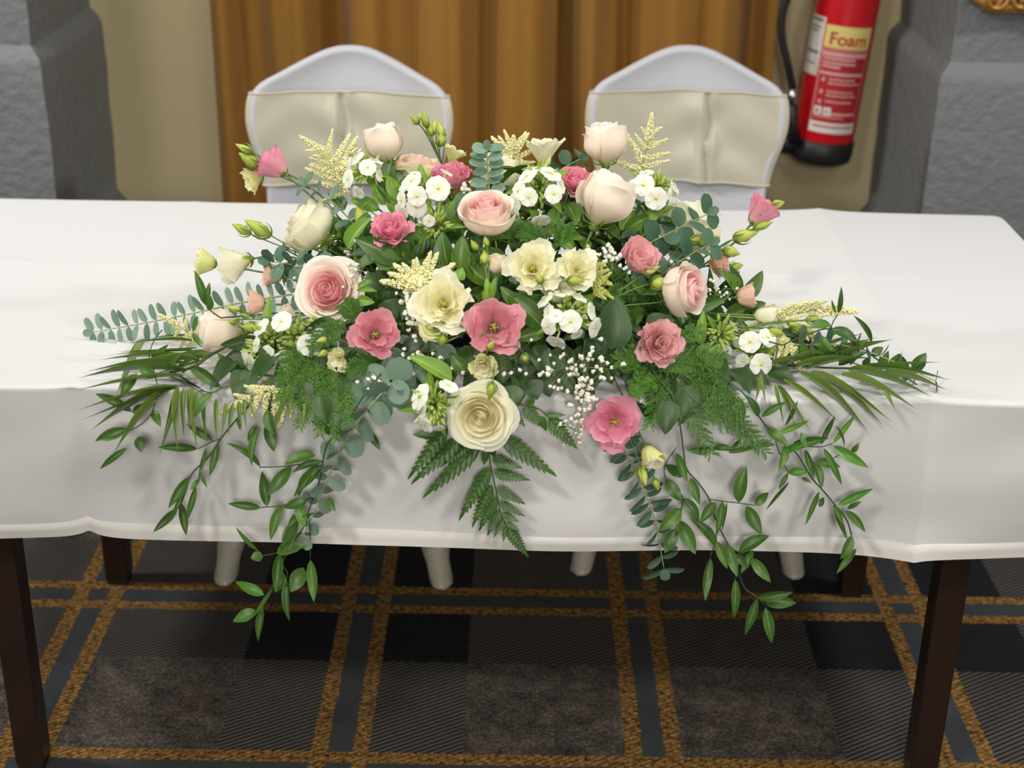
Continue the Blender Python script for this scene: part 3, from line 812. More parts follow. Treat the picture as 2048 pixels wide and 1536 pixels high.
def add_bud(root, bx, by, tx, ty, w_, sp=None, off=.0, Y=None, mat='bud'):
    """closed bud from its base pixel to its tip pixel, on its own thin stalk from sp"""
    B = at(bx, by, off, Y); dB = depth(B); T = CAM+ray(tx, ty)*((dB+RN.uniform(-.012, .012)))
    L_ = (T-B).length; W_ = w_*dB/FPX
    bd = obj('bud', budmesh(mat), root, xf(B, zbasis(T-B, RN.uniform(0, 6)), (W_/.6, W_/.6, L_)))
    ax = (T-B).normalized()
    for k in range(4):
        a = k*PI/2+RN.random(); d = zbasis(ax) @ V((math.cos(a), math.sin(a), 0))
        leaf(root, 'sepal', B-ax*L_*.03, B+ax*L_*RN.uniform(.35, .7)+d*W_*.55, W_*.4, d, 'sepal', 'sepal')
    if sp is not None:
        S_ = at(sp[0], sp[1], off-.02, None) if len(sp) == 2 else V(sp)
        mb = MB(); mb.tube(bez(B, B-ax*.02, S_+(B-S_)*.35, S_, 6), .0011, 5); mb.build('bud_stalk', MT['stem'], root)
    return bd
def lis(label, px, py, size, axis, form='open', pal=('pink_o', 'pink_i'), off=0., Y=None, spin=None, group='lisianthus in the arrangement', buds=(), name='lisianthus', stretch=1., core=True):
    H, layers, throat = LIS[form]; throat = throat and core
    base, R, ax = bloom_frame(px, py, size, axis, off, Y, H*stretch)
    root = thing(name, label, 'lisianthus', base, group)
    spin = RN.uniform(0, 6) if spin is None else spin
    c2 = {'o': pal[0], 'i': pal[1]}
    for li, (r, h, w_, p, fl, ru, n, cc) in enumerate(layers):
        for k in range(n):
            sd = k % 3
            def mk():
                v, f, uv = lis_petal(r, h, w_, p, fl, ru, li*10+sd+3); return mesh('petal', v, f, MT[c2[cc]], uv)
            me = cached(('lp', form, li, sd, c2[cc]), mk)
            a = spin+li*.63+2*PI*k/n+RN.uniform(-.15, .15)
            tilt = Matrix.Rotation(RN.uniform(-.08, .10), 3, 'Y')
            obj('petal', me, root, xf(base, zbasis(ax, a) @ tilt, (R, R, R*stretch*RN.uniform(.95, 1.03))))
    if throat:
        def mk():
            mb = MB()
            mb.tube([(0, 0, .1), (0, 0, .42)], [.10, .06], 8); mb.blob((.05, 0, .46), .08, sq=.7); mb.blob((-.05, 0, .46), .08, sq=.7)
            return mb.me('pistil', MT['pistil'])
        obj('pistil', cached('pistil', mk), root, xf(base, zbasis(ax, spin), (R, R, R*stretch)))
        def mk():
            mb = MB()
            for k in range(5):
                a = k*1.257; mb.tube([(.05*math.cos(a), .05*math.sin(a), .1), (.15*math.cos(a), .15*math.sin(a), .34)], .012, 4)
                mb.blob((.13*math.cos(a), .13*math.sin(a), .34), .04, sq=1.3)
            return mb.me('stamens', MT['yellow'])
        obj('stamens', cached('stamens', mk), root, xf(base, zbasis(ax, spin), (R, R, R*stretch)))
    sepals(root, base, ax, R, 5, spread=.55, ln=.8)
    mb = MB(); mb.lathe([(R*.07, -R*.16), (R*.15, -R*.08), (R*.13, R*.03)], 8)
    obj('calyx', mb.me('calyx', MT['sepal']), root, xf(base, zbasis(ax), (1, 1, 1)))
    stem(root, base-ax*R*.1, ax, .0017)
    for b in buds: add_bud(root, *b)
    return root

def floret_mesh():
    def mk():
        mb = MB()
        for k in range(5):
            a0 = 2*PI*k/5
            def fn(u, v):
                s = 2*u-1; r = .10+.92*v; wv_ = (.16+.56*math.sin(PI*(v*.82+.05))**.8)
                if v > .85: wv_ *= 1-.35*((v-.85)/.15)
                y = s*wv_; x = r*(1-.10*s*s*v)
                z = .05*s+.10*v*v-.16*v*v*v+.03*math.sin(6*s+k)*v
                return (x*math.cos(a0)-y*math.sin(a0), x*math.sin(a0)+y*math.cos(a0), z+.015*k)
            v, f, uv = grid(fn, 4, 4); mb.add(v, f, 0, uv)
        mb.lathe([(.05, .05), (.13, .085), (.05, .11)], 6, 1)
        mb.tube([(0, 0, -1.25), (0, 0, -.6), (0, 0, .03)], [.09, .11, .15], 6, 2)
        return mb.me('floret', [MT['phlox'], MT['phlox_eye'], MT['tube']])
    return cached('floret', mk)
def phlox(label, cx, cy, florets, nb_, rad, off=0., Y=None, group='phlox heads in the arrangement', leaves=4):
    """florets: (px, py, size, axis a, b, c)"""
    C = at(cx, cy, off-.03, Y); dep = depth(C); ax0 = (V((C.x*.8, C.y-2.3, C.z-.72))).normalized()*.6-FWD*.4
    ax0.normalize()
    root = thing('phlox', label, 'phlox', C, group); r_ = rad*dep/FPX
    for (px, py, s, a, b, c) in florets:
        P = CAM+ray(px, py)*(dep-.014-r_*.75*max(0, c)+RN.uniform(-.004, .004)); R = s*depth(P)/FPX/2; ax = camdir(a, b, c)
        obj('floret', floret_mesh(), root, xf(P, zbasis(ax, RN.uniform(0, 6)), (R, R, R)))
    tubes = MB(); nb = int(nb_*1.7)
    r_ = rad*dep/FPX
    for k in range(nb):
        d = V((RN.gauss(0, 1), RN.gauss(0, 1), RN.gauss(0, 1))).normalized()
        if d.dot(-FWD) < -.1: d = d-FWD*1.2
        d = (d+ax0*.5).normalized()
        b = C+d*r_*RN.uniform(.25, .72)
        l_ = RN.uniform(.012, .019); ww = RN.uniform(.005, .007)
        obj('bud', budmesh('pbud'), root, xf(b, zbasis(d), (ww/.6, ww/.6, l_)))
        tubes.tube([C, b], .0007, 4, cap=False)
    tubes.build('pedicels', MT['sepal'], root)
    stem(root, C, ax0, .002)
    for k in range(leaves):
        a = 2*PI*k/leaves+RN.random(); d = zbasis(ax0) @ V((math.cos(a), math.sin(a), .15))
        b = C-ax0*.012; leaf(root, 'lance', b, b+d*r_*RN.uniform(.9, 1.4), r_*.34, ax0, 'bright', 'leaf')
    return root

def plume_mesh(mat):
    def mk():
        mb = MB(); rr = random.Random(4)
        mb.tube([(0, 0, 0), (0, .5, 0), (0, 1, 0)], [.012, .010, .004], 4)
        for i in range(230):
            y = rr.random()**.85; R = .15*(1-y)**.6+.025; a = rr.uniform(0, 2*PI); q = R*rr.uniform(.35, 1)
            mb.blob((q*math.cos(a), y+rr.uniform(-.01, .02), q*math.sin(a)), rr.uniform(.03, .05)*(1.15-.4*y))
        return mb.me('plumelet', MT[mat])
    return cached(('plume', mat), mk)
def astilbe(label, path, branches, wd=1., off=0., Y=None, mat='ast', droop=0., group='astilbe plumes in the arrangement'):
    """path: pixels from base to tip; branches: (t along, image dx, dy) side plumelets in pixels"""
    if Y is None: Y = [None]*len(path)
    elif not isinstance(Y, (list, tuple)): Y = [Y]*len(path)
    pts = catmull([at(x, y, off, yy) for (x, y), yy in zip(path, Y)], 4)
    root = thing('astilbe', label, 'astilbe', pts[0], group)
    a = anchor(pts[0]); mb = MB()
    mb.tube([a, (a+pts[0])*.5+V((0, 0, .01))]+pts, .0011, 5); mb.build('stem', MT['ast_s'], root)
    n = len(pts)-1
    def pl(B, T, sc_=1.):
        L_ = (T-B).length; ww = max(L_*.85, .03)*wd*sc_
        obj('plumelet', plume_mesh(mat), root, xf(B, basis(T-B, -FWD), (ww, L_, ww)))
    for t_, dx_, dy_ in branches:
        j = min(n-1, int(t_*n)); B = pts[j].lerp(pts[j+1], t_*n-j); k = depth(B)/FPX
        pl(B, B+RIGHT*dx_*k-UP*dy_*k+FWD*RN.uniform(-.012, .008))
    j = int(n*.68); pl(pts[j], pts[-1], 1.3)
    return root

def gyp_mesh():
    def mk():
        mb = MB(); rr = random.Random(8)
        for i in range(11):
            d = V((rr.gauss(0, 1), rr.gauss(0, 1), rr.gauss(0, 1)+.5)).normalized()
            mb.blob(d*.30, .28, sq=.8)
        mb.blob((0, 0, -.35), .22, 1)
        return mb.me('floret', [MT['gyp'], MT['gstem']], True)
    return cached('gypf', mk)
def gyp(label, spots, hub, off=.0, Y=None, size=11, group="baby's breath sprigs"):
    """spots: floret pixels; hub: pixels of the forks"""
    hubs = [at(x, y, off-.012, Y) for x, y in hub]
    root = thing('gypsophila', label, "baby's breath", hubs[0], group); mb = MB()
    mb.tube([anchor(hubs[0]), (anchor(hubs[0])+hubs[0])*.5, hubs[0]], .0008, 4, cap=False)
    for a, b in zip(hubs[:-1], hubs[1:]): mb.tube([a, b], .0007, 4, cap=False)
    for x, y in spots:
        P = at(x, y, off+RN.uniform(-.01, .015), Y); h = min(hubs, key=lambda q: (q-P).length)
        R = size*1.65*RN.uniform(.7, 1.15)*depth(P)/FPX/2
        obj('floret', gyp_mesh(), root, xf(P, zbasis(V((RN.uniform(-1, 1), -1, RN.uniform(-.2, 1))), RN.uniform(0, 6)), (R, R, R)))
        mid = (h+P)*.5+V((RN.uniform(-.006, .006), 0, RN.uniform(-.006, .006))); mb.tube([h, mid, P], .0005, 3, cap=False)
    mb.build('stem', MT['gstem'], root)
    return root
def cluster(cx, cy, rx, ry, n, seed):
    r = random.Random(seed); return [(cx+rx*r.gauss(0, .5), cy+ry*r.gauss(0, .5)) for _ in range(n)]

def euc(label, path, n, s0, s1, face=.5, off=0., Y=None, mat='euc', aspect=1., group='eucalyptus stems in the arrangement', start=0., roll=0., stemto=True, alt=.6):
    """paired round leaves along a stem; path pixels base to tip; s0/s1 leaf length in px at base and tip; face 0 = leaves across the stem, 1 = flat to the viewer"""
    if Y is None: Y = [None]*len(path)
    elif not isinstance(Y, (list, tuple)): Y = [Y]*len(path)
    pts = catmull([at(x, y, off, yy) for (x, y), yy in zip(path, Y)], 8)
    root = thing('eucalyptus', label, 'eucalyptus', pts[0], group); mb = MB()
    full = ([anchor(pts[0]), (anchor(pts[0])*.4+pts[0]*.6)] if stemto else [])+pts
    mb.tube(full, [.0017]*(len(full)-len(pts))+[.0017-.0009*i/len(pts) for i in range(len(pts))], 6); mb.build('stem', MT['euc_stem'], root)
    m = len(pts)-1
    for k in range(n):
        t_ = start+(1-start)*k/(n-1); j = min(m-1, int(t_*m)); P = pts[j].lerp(pts[j+1], t_*m-j)
        T = (pts[j+1]-pts[j]).normalized(); C = (CAM-P).normalized(); s = (s0+(s1-s0)*t_)*depth(P)/FPX
        pr = T.cross(C).normalized(); cc = pr.cross(T).normalized()
        ang = (PI/2*alt if k % 2 else -PI/2*alt*.3)+roll+RN.uniform(-.25, .25)
        for sg in (1, -1):
            d = (pr*math.cos(ang)+cc*math.sin(ang))*sg
            d = (d+T*RN.uniform(.05, .30)).normalized()
            nn = (T*(1-face)+C*face*1.2+V((RN.uniform(-.2, .2), RN.uniform(-.2, .2), RN.uniform(-.2, .2))))
            leaf(root, 'round', P+d*.001, P+d*s*RN.uniform(.85, 1.1), s*aspect*RN.uniform(.85, 1.08), nn, mat)
    if face > .3:
        P = pts[-1]; T = (pts[-1]-pts[-3]).normalized()
        leaf(root, 'round', P, P+T*s1*.6*depth(P)/FPX, s1*.45*depth(P)/FPX, (CAM-P), mat)
    return root

def branch(name, label, cat, stems, leaves, kind='lance', mat='rus', group=None, off=0., r=.0012, jit=.010, sm='twig', Yb=None, link=True):
    """stems: lists of px; leaves: (base px, tip px, width px[, material])"""
    P0 = at(*stems[0][0], off, Yb)
    root = thing(name, label, cat, P0, group); mb = MB()
    for i, s in enumerate(stems):
        pts = catmull([at(x, y, off, Yb) for x, y in s], 4)
        if i == 0 and link: pts = [anchor(pts[0]), anchor(pts[0])*.35+pts[0]*.65+V((0, 0, .012))]+pts
        mb.tube(pts, r if i == 0 else r*.75, 5)
    mb.build('stem', MT[sm], root)
    for lf in leaves:
        (bx, by), (tx, ty), w_ = lf[:3]; m = lf[3] if len(lf) > 3 else mat
        B = at(bx, by, off, Yb); db = depth(B); T = CAM+ray(tx, ty)*(db-RN.uniform(0, jit)*1.5)
        if T.z < TOPZ and T.y > CLOTHY-.022: T = at(tx, ty, 0, CLOTHY-.024)
        if T.z < TOPZ+.006 and T.y > CLOTHY: T = atZ(tx, ty, TOPZ+.008)
        nn = camdir(RN.uniform(-.35, .35), RN.uniform(-.1, .6), 1)
        leaf(root, kind if RN.random() < .6 or kind != 'lance' else 'lance2', B, T, max(w_*db/FPX, .0022), nn, m)
    return root

def needle_fern(label, fronds, off=0., seed=1, Y=None, group='feathery fern sprays in the arrangement', dens=1.):
    """fronds: (base px, tip px, spread px)"""
    P0 = at(*fronds[0][0], off, Y)
    root = thing('asparagus_fern', label, 'fern', P0, group); rr = random.Random(seed); st = MB(); fo = MB()
    def quad(a, b, w_):
        n = (b-a).cross(CAM-a)
        n = n.normalized()*w_ if n.length > 1e-9 else V((w_, 0, 0))
        fo.add([a-n, a+n, b+n*.3, b-n*.3], [(0, 1, 2, 3)])
        m_ = V((0, 0, 1)).cross(b-a)
        if m_.length > 1e-9:
            m_ = n.cross(b-a).normalized()*w_; fo.add([a-m_, a+m_, b+m_*.3, b-m_*.3], [(0, 1, 2, 3)])
    for (b, tp, spr) in fronds:
        B = at(*b, off, Y); T = at(*tp, off+.012, Y); k = depth(B)/FPX
        if (B-P0).length > .002: st.tube([P0, (P0+B)*.5+V((0, .01, -.006)), B], .0007, 4)
        Mid = (B+T)*.5+V((0, -.006, .012)); pts = bez(B, B.lerp(Mid, .7), T.lerp(Mid, .6), T, 10); st.tube(pts, [.0008-.0005*i/10 for i in range(11)], 4)
        for i in [q*.5+1 for q in range(0, 19)]:
            for sg in (-1, 1):
                if rr.random() > dens: continue
                i0 = int(i); p = pts[i0].lerp(pts[min(10, i0+1)], i-i0); d = (pts[i0]-pts[i0-1]).normalized(); C = (CAM-p).normalized(); s = d.cross(C).normalized()*sg
                e = (d*.9+s*rr.uniform(.5, 1.0)+C*rr.uniform(-.3, .4)).normalized(); L_ = spr*k*(1.15-.75*i/10)*rr.uniform(.7, 1.1)
                q = p+e*L_; st.tube([p, q], .00035, 3, cap=False)
                nn = 12
                for j in range(1, nn+1):
                    w0 = p+e*L_*j/nn
                    for sg2 in (-1, 1):
                        e2 = (e*.9+s.cross(e).cross(e)*0+(d*sg2)*.6+V((rr.uniform(-.5, .5), rr.uniform(-.5, .5), rr.uniform(-.5, .5)))).normalized()
                        quad(w0, w0+e2*L_*.36*rr.uniform(.6, 1.1)*(1.1-.5*j/nn), .00062)
    st.tube([anchor(P0), P0], .001, 4); st.build('stem', MT['feath'], root)
    o = fo.build('foliage', MT['feath'], root, False); o['kind'] = 'stuff'
    return root

def pinna(root, B, T, w_, mat='fern'):
    """one leathery fern segment: midrib, tip and rows of toothed leaflets"""
    n = 8; L_ = (T-B).length
    def mk():
        mb = MB(); mb.tube([(0, 0, 0), (0, .5, .02), (0, .97, 0)], [.010, .008, .003], 4, cap=False)
        return mb.me('pinna', MT['dstem'])
    p = obj('pinna', cached('pinna', mk), root, xf(B, basis(T-B, camdir(RN.uniform(-.2, .2), .3, 1)), (w_, L_, L_)))
    r_ = L_/w_
    for i in range(n):
        y = .05+.80*i/n; half = .56*(1-.72*(i/n)**1.4)*(1 if i else .8)
        for sg in (-1, 1):
            d = V((sg*half, .055+.11*(1-i/n)*.9, 0)); b0 = V((sg*.005, y+(.02 if sg > 0 else 0), .012))
            ang = math.atan2(d.x, d.y*r_)   # direction in true proportions
            def mk():
                v, f, uv = leafmesh('tooth', SH['tooth'], .04, .15, 4, 10); return mesh('leaflet', v, f, MT[mat], uv)
            me = cached(('leaflet', mat), mk)
            o = bpy.data.objects.new('leaflet', me); COL.objects.link(o); o.parent = p
            o.location = b0; yd = d.normalized(); ln = d.length
            o.rotation_euler = (0, sg*.12, -math.atan2(d.x, d.y)); o.scale = (.122*(1-.25*i/n), ln, ln*.3)
    me = cached(('leaftip', mat), lambda: mesh('leaflet', *(lambda g: (g[0], g[1], MT[mat], g[2]))(leafmesh('tooth', SH['tooth'], .04, .15, 4, 14))))
    o = bpy.data.objects.new('leaflet', me); COL.objects.link(o); o.parent = p; o.location = (0, .78, .012); o.scale = (.22, .24, .2)
def fern(label, rachis, pinnae, cf, off=0., group='leather fern fronds', single=()):
    pts = catmull([at(*cf(x, y), off) for x, y in rachis], 4)
    root = thing('fern_frond', label, 'fern', pts[0], group); mb = MB()
    mb.tube([anchor(pts[0]), anchor(pts[0])*.35+pts[0]*.65+V((0, 0, .015))]+pts, .0010, 5); mb.build('rachis', MT['dstem'], root)
    for b, tp, w_ in pinnae:
        B = at(*cf(*b), off); T = at(*cf(*tp), off+RN.uniform(0, .008)); pinna(root, B, T, w_/cf.sc*depth(B)/FPX)
    for b, tp, w_ in single:
        B = at(*cf(*b), off); T = at(*cf(*tp), off+RN.uniform(0, .008))
        leaf(root, 'tooth', B, T, w_/cf.sc*depth(B)/FPX, camdir(0, .3, 1), 'fern', 'leaflet')
    return root
class crop:
    def __init__(s, ox, oy, sc_): s.ox, s.oy, s.sc = ox, oy, sc_
    def __call__(s, x, y): return (s.ox+x/s.sc, s.oy+y/s.sc)
    def L(s, lst): return [(s(a, b), s(c, d), w_/s.sc)+tuple(r) for a, b, c, d, w_, *r in lst]
    def P(s, lst): return [s(x, y) for x, y in lst]

# ---------------------------------------------------------------- the arrangement: foam in its tray first
fm = thing('floral_foam', 'green wet foam block in a low black tray under the flowers', 'floral foam', (0, 2.25, TOPZ+.004))
mb = MB(); mb.box(-.23, .23, 2.185, 2.315, TOPZ+.012, TOPZ+.085); o = mb.build('foam_block', MT['foam'], fm, False); bevel(o, .008)
mb = MB(); z_ = TOPZ+.004; ins = .012
v = [(x, y, z) for (e, z) in ((0, z_), (.018, z_+.04), (.014, z_+.04), (-.002, z_+.006)) for x, y in ((-.235-e, 2.18-e), (.235+e, 2.18-e), (.235+e, 2.32+e), (-.235-e, 2.32+e))]
mb.add(v, [(0, 3, 2, 1)]+[(i*4+j, i*4+(j+1) % 4, i*4+4+(j+1) % 4, i*4+4+j) for i in range(3) for j in range(4)]+[(12, 13, 14, 15)])
mb.build('tray', MT['tray'], fm, False)

BL = ('blush_o', 'blush_m', 'blush_i'); PE = ('peach_o', 'peach_i', 'peach_i'); CR = ('cream_o', 'cream_i', 'cream_i'); BP = ('blush_o', 'blush_o', 'blush_m')
# roses
rose('tall blush rose bud in front of the left chair sash', 765, 284, 76, (-.28, 1, .15), 'bud', BP, Y=2.33)
rose('peach rose half hidden behind white phlox, left of top centre', 832, 350, 104, (.05, 1, .22), 'half', PE, Y=2.34)
rose('tallest blush rose bud on a thick stem, in front of right chair sash', 1211, 284, 80, (-.02, 1, .22), 'bud', BP, Y=2.30)
rose('large smooth blush rose leaning right, right below the tall bud', 1211, 396, 104, (.38, .95, .10), 'bud', BP, Y=2.20)
rose('blush rose with pink swirled heart at the upper centre, facing forward', 973, 428, 98, (-.04, .75, .75), 'half', BL, off=.05)
rose('large open blush rose with deep pink heart on the left', 659, 583, 112, (-.22, .12, .95), 'open', BL, off=.03, Y=2.10)
rose('blush rose lying sideways with curled back petals on the right', 1366, 580, 100, (.78, .08, .60), 'half', BL, Y=2.10)
rose('dusty blush rose bud pointing left beyond the palm frond', 438, 661, 84, (-.97, .05, .28), 'bud', BP, Y=2.12)
rose('creamy yellow rose turned left above the left table top', 619, 451, 104, (-.72, .55, .30), 'half', CR, Y=2.26)
rose('cream rose behind the upright eucalyptus tip at top centre', 1008, 347, 100, (.1, .9, .45), 'half', CR, Y=2.36)
rose('cream rose seen from behind through eucalyptus on the right', 1380, 455, 112, (.30, .90, .15), 'bud', CR, Y=2.30)
rose('big cream rose hanging over the table edge at the front', 963, 832, 116, (-.12, -.22, .97), 'open', CR, Y=1.945)
rose('small lime cream spray rose below the ruffled ivory lisianthus', 868, 651, 50, (-.15, .0, 1), 'open', ('lime_o', 'lime_o', 'lime_o'), off=.055, leaves=0)
rose('tiny peach rosebud below the central blush rose', 993, 528, 38, (.05, 1, .25), 'bud', PE, off=.01, leaves=0)

# lisianthus
PK = ('pink_o', 'pink_i'); DK = ('dusk_o', 'dusk_i'); SO = ('soft_o', 'soft_i'); AP = ('apri_o', 'apri_o'); WH = ('white_o', 'white_i'); LI = ('lime_o', 'lime_o')
lis('pink lisianthus at the far upper left with lime buds beside it', 548, 330, 66, (-.75, .62, .25), 'cup', PK, Y=2.28,
    buds=[(503, 304, 471, 288, 17, (620, 375), 0, 2.28), (519, 332, 478, 306, 27, (620, 378), 0, 2.28)])
lis('open ivory bud with split petals under the far left pink lisianthus', 508, 358, 50, (-.7, -.35, .3), 'trumpet', LI, Y=2.30)
lis('ruffled rosy pink lisianthus left of centre', 783, 461, 84, (-.1, .55, .8), 'rosette', PK, off=.03)
lis('pink lisianthus behind phlox near the top centre', 903, 352, 84, (-.08, .85, .45), 'rosette', PK, Y=2.30)
lis('pink lisianthus right of the top phlox, beside the large blush rose', 1150, 363, 72, (.1, .5, .8), 'rosette', PK, Y=2.26)
lis('two-tone pink lisianthus with swirled opening on the right', 1277, 518, 80, (.35, .4, .8), 'cup', SO, Y=2.14, stretch=.8,
    buds=[(1288, 549, 1320, 532, 17, (1215, 600), .02, 2.12), (1302, 568, 1345, 563, 29, (1212, 603), .03, 2.11), (1352, 600, 1374, 595, 14, (1240, 612), .02, 2.11)])
lis('pink lisianthus at the far right end of its stem over the table top', 1521, 424, 66, (.55, .75, .15), 'cup', PK, Y=2.32,
    buds=[(1544, 412, 1569, 404, 20, (1520, 430), 0, 2.33)])
lis('apricot ruffled lisianthus on the right with two lime buds', 1436, 527, 60, (.8, .15, .5), 'rosette', AP, Y=2.22,
    buds=[(1447, 500, 1480, 508, 26, (1420, 520), 0, 2.23), (1460, 536, 1486, 530, 20, (1425, 535), 0, 2.23)])
lis('dusky pink open lisianthus left of centre, in shade', 750, 668, 92, (.15, .12, 1), 'single', DK, off=.05)
lis('dusky rose lisianthus with dark golden throat at the centre', 988, 653, 112, (.02, .12, 1), 'single', DK, off=.055)
lis('soft pink ruffled lisianthus low on the right', 1320, 686, 94, (.18, .0, 1), 'rosette', SO, off=.05)
lis('pink lisianthus hanging lowest over the front edge, right of centre', 1229, 845, 104, (-.10, -.12, 1), 'single', PK, Y=1.94)
lis('wide open ivory lisianthus with golden throat right of centre', 1066, 535, 104, (.02, .15, 1), 'open', WH, off=.05)
lis('cupped ivory lisianthus beside astilbe right of centre', 1154, 537, 82, (0, .2, 1), 'open', WH, off=.06, core=False)
lis('largest ruffled ivory lisianthus left of the dusky rose one', 886, 606, 118, (-.04, .15, 1), 'open', WH, off=.055)
lis('ivory trumpet lisianthus standing at the top, against the curtain', 1087, 304, 74, (.0, 1, .12), 'trumpet', WH, Y=2.33)
lis('ivory lisianthus seen from behind at the far left', 476, 526, 78, (-.75, -.2, -.25), 'trumpet', WH, Y=2.25)
lis('lime ivory lisianthus, half closed, leftmost over the table top', 411, 525, 50, (-.95, .15, .2), 'cup', LI, Y=2.24)
lis('lime ivory lisianthus behind the bud spray at the top left of centre', 905, 310, 44, (.35, .9, .2), 'trumpet', LI, Y=2.36)
lis('pale yellow lisianthus hanging lowest at front right with two buds', 1301, 912, 54, (.38, -.85, .40), 'cup', ('lime_o', 'cream_o'), Y=1.935,
    buds=[(1281, 934, 1292, 972, 22, (1258, 875), 0, 1.93), (1309, 958, 1317, 982, 16, (1262, 872), 0, 1.93)])
lis('small butter yellow lisianthus low on the left above feathery fern', 676, 720, 46, (-.35, -.35, .85), 'single', ('lime_o', 'cream_i'), off=.05,
    buds=[(655, 678, 632, 683, 15, (705, 690), .05), (655, 702, 635, 713, 15, (708, 700), .05)])
lis('crumpled cream lisianthus above the hanging cream rose', 967, 732, 56, (-.05, -.35, .9), 'rosette', ('lime_o', 'cream_i'), Y=1.965,
    buds=[(977, 698, 987, 683, 16, (985, 745), .02, 1.96), (985, 765, 978, 800, 22, (985, 725), .02, 1.93)])
lis('small ivory lisianthus tucked above the central phlox head', 1112, 585, 62, (-.05, .6, .7), 'cup', WH, off=.04, stretch=.7,
    buds=[(1083, 567, 1075, 545, 18, (1100, 600), .07), (1135, 562, 1168, 562, 24, (1120, 590), .07)])
lis('peach lisianthus bud behind eucalyptus discs on the left', 546, 547, 52, (-.95, .1, .3), 'tulip', AP, Y=2.20, stretch=.7)
lis('dusty peach lisianthus, closed, above the left blush bud', 513, 607, 50, (-.98, .05, .2), 'tulip', AP, Y=2.17, stretch=.65)
lis('blush lisianthus bud behind white phlox on the left', 576, 633, 48, (-.7, .5, .4), 'tulip', ('blush_o', 'blush_o'), Y=2.13, stretch=.7)
lis('closed blush lisianthus on the right, pointing right over the cloth', 1492, 592, 50, (.95, .12, .2), 'tulip', AP, Y=2.17, stretch=.7)
lis('closed ivory lisianthus with fringed mouth on the right', 1531, 631, 44, (.98, -.02, .2), 'tulip', WH, Y=2.12, stretch=.95)

def spray(label, root_px, buds, off=0., Y=None):
    r = thing('lisianthus_bud_spray', label, 'flower buds', at(*root_px, off, Y), 'lisianthus bud sprays')
    P = at(*root_px, off, Y); mb = MB(); a = anchor(P)
    mb.tube([a, a*.4+P*.6+V((0, 0, .01)), P], .0014, 5); mb.build('stem', MT['stem'], r)
    for b in buds: add_bud(r, *b[:5], tuple(P), off, Y)
    return r
spray('tall spray of lime buds at the top, against the left chair', (884, 330), [(837, 247, 820, 230, 15), (845, 240, 838, 224, 10), (854, 254, 847, 221, 17), (863, 271, 855, 243, 18), (871, 266, 870, 240, 15), (886, 274, 878, 245, 18), (880, 292, 884, 262, 22)], Y=2.32)
spray('two lime buds on long stems left of the creamy yellow rose', (620, 515), [(500, 467, 464, 448, 21), (540, 470, 490, 440, 30)], Y=2.25)
spray('striped lime bud standing above the ruffled rosy lisianthus', (740, 470), [(730, 452, 714, 414, 34)], Y=2.24)
spray('lime buds crossing the eucalyptus on the right', (1310, 560), [(1380, 480, 1425, 476, 16), (1397, 487, 1440, 472, 24)], Y=2.20)
spray('pair of lime buds on a long stem below the far right lisianthus', (1400, 520), [(1468, 478, 1518, 462, 28), (1508, 457, 1546, 444, 17)], Y=2.27)
spray('lime buds lying over the right astilbe plume', (1490, 655), [(1585, 658, 1632, 664, 21), (1612, 640, 1645, 638, 14), (1535, 660, 1568, 668, 24), (1575, 645, 1600, 652, 14)], Y=2.09)
spray('lime buds crossing the dusty blush bud on the left', (560, 640), [(482, 622, 452, 612, 14), (477, 640, 455, 645, 13), (515, 656, 482, 653, 24), (500, 632, 478, 628, 9)], Y=2.10)
spray('two small lime buds left of the tiny peach rosebud', (978, 570), [(955, 500, 942, 480, 16), (971, 528, 968, 500, 20), (974, 492, 970, 472, 13)], off=.03)
spray('round lime bud hanging below the small spray rose', (890, 640), [(883, 668, 883, 694, 26), (1049, 708, 1052, 726, 20)], off=.06)

# phlox
phlox('white phlox head at the upper left under the tall blush bud', 733, 345, [(712, 318, 40, -.6, .6, .5), (735, 335, 36, .1, .2, 1), (697, 330, 34, -.9, .2, .3), (696, 358, 38, -.7, 0, .6), (716, 385, 32, -.5, -.6, .5), (758, 350, 30, .9, .1, .4), (752, 322, 30, .4, .8, .3), (705, 303, 28, -.6, .8, .2)], 18, 50, Y=2.25)
phlox('white phlox head left of the central blush rose', 850, 388, [(823, 362, 48, -.5, .5, .7), (834, 392, 42, -.2, -.1, 1), (876, 377, 52, .25, 0, 1), (833, 414, 44, -.1, -.4, .9), (803, 400, 36, -.8, -.1, .5), (851, 437, 30, .1, -.9, .3), (803, 423, 36, -.6, -.6, .5), (808, 372, 34, -.8, .4, .5), (893, 345, 28, .5, .8, .3)], 24, 60, off=.04)
phlox('largest white phlox head right of the central blush rose', 1080, 375, [(1055, 352, 42, -.5, .6, .6), (1037, 382, 44, -.8, .1, .6), (1057, 394, 40, -.3, -.2, 1), (1107, 388, 40, .4, -.1, .9), (1102, 348, 46, .4, .7, .6), (1122, 372, 34, .8, .2, .5), (1082, 442, 42, .1, -.9, .45), (1025, 428, 34, -.5, -.5, .6), (1075, 338, 32, 0, .9, .4), (1030, 405, 38, -.8, -.3, .5)], 34, 66, off=.03)
phlox('white phlox head beside the large smooth blush rose', 1312, 378, [(1287, 370, 46, -.2, .1, 1), (1312, 397, 48, .1, -.2, 1), (1345, 388, 40, .8, -.1, .5), (1293, 345, 32, -.1, .9, .4), (1350, 375, 32, .8, .4, .4), (1268, 385, 30, -.8, -.1, .6), (1262, 370, 26, -.8, .3, .4)], 24, 48, Y=2.24)
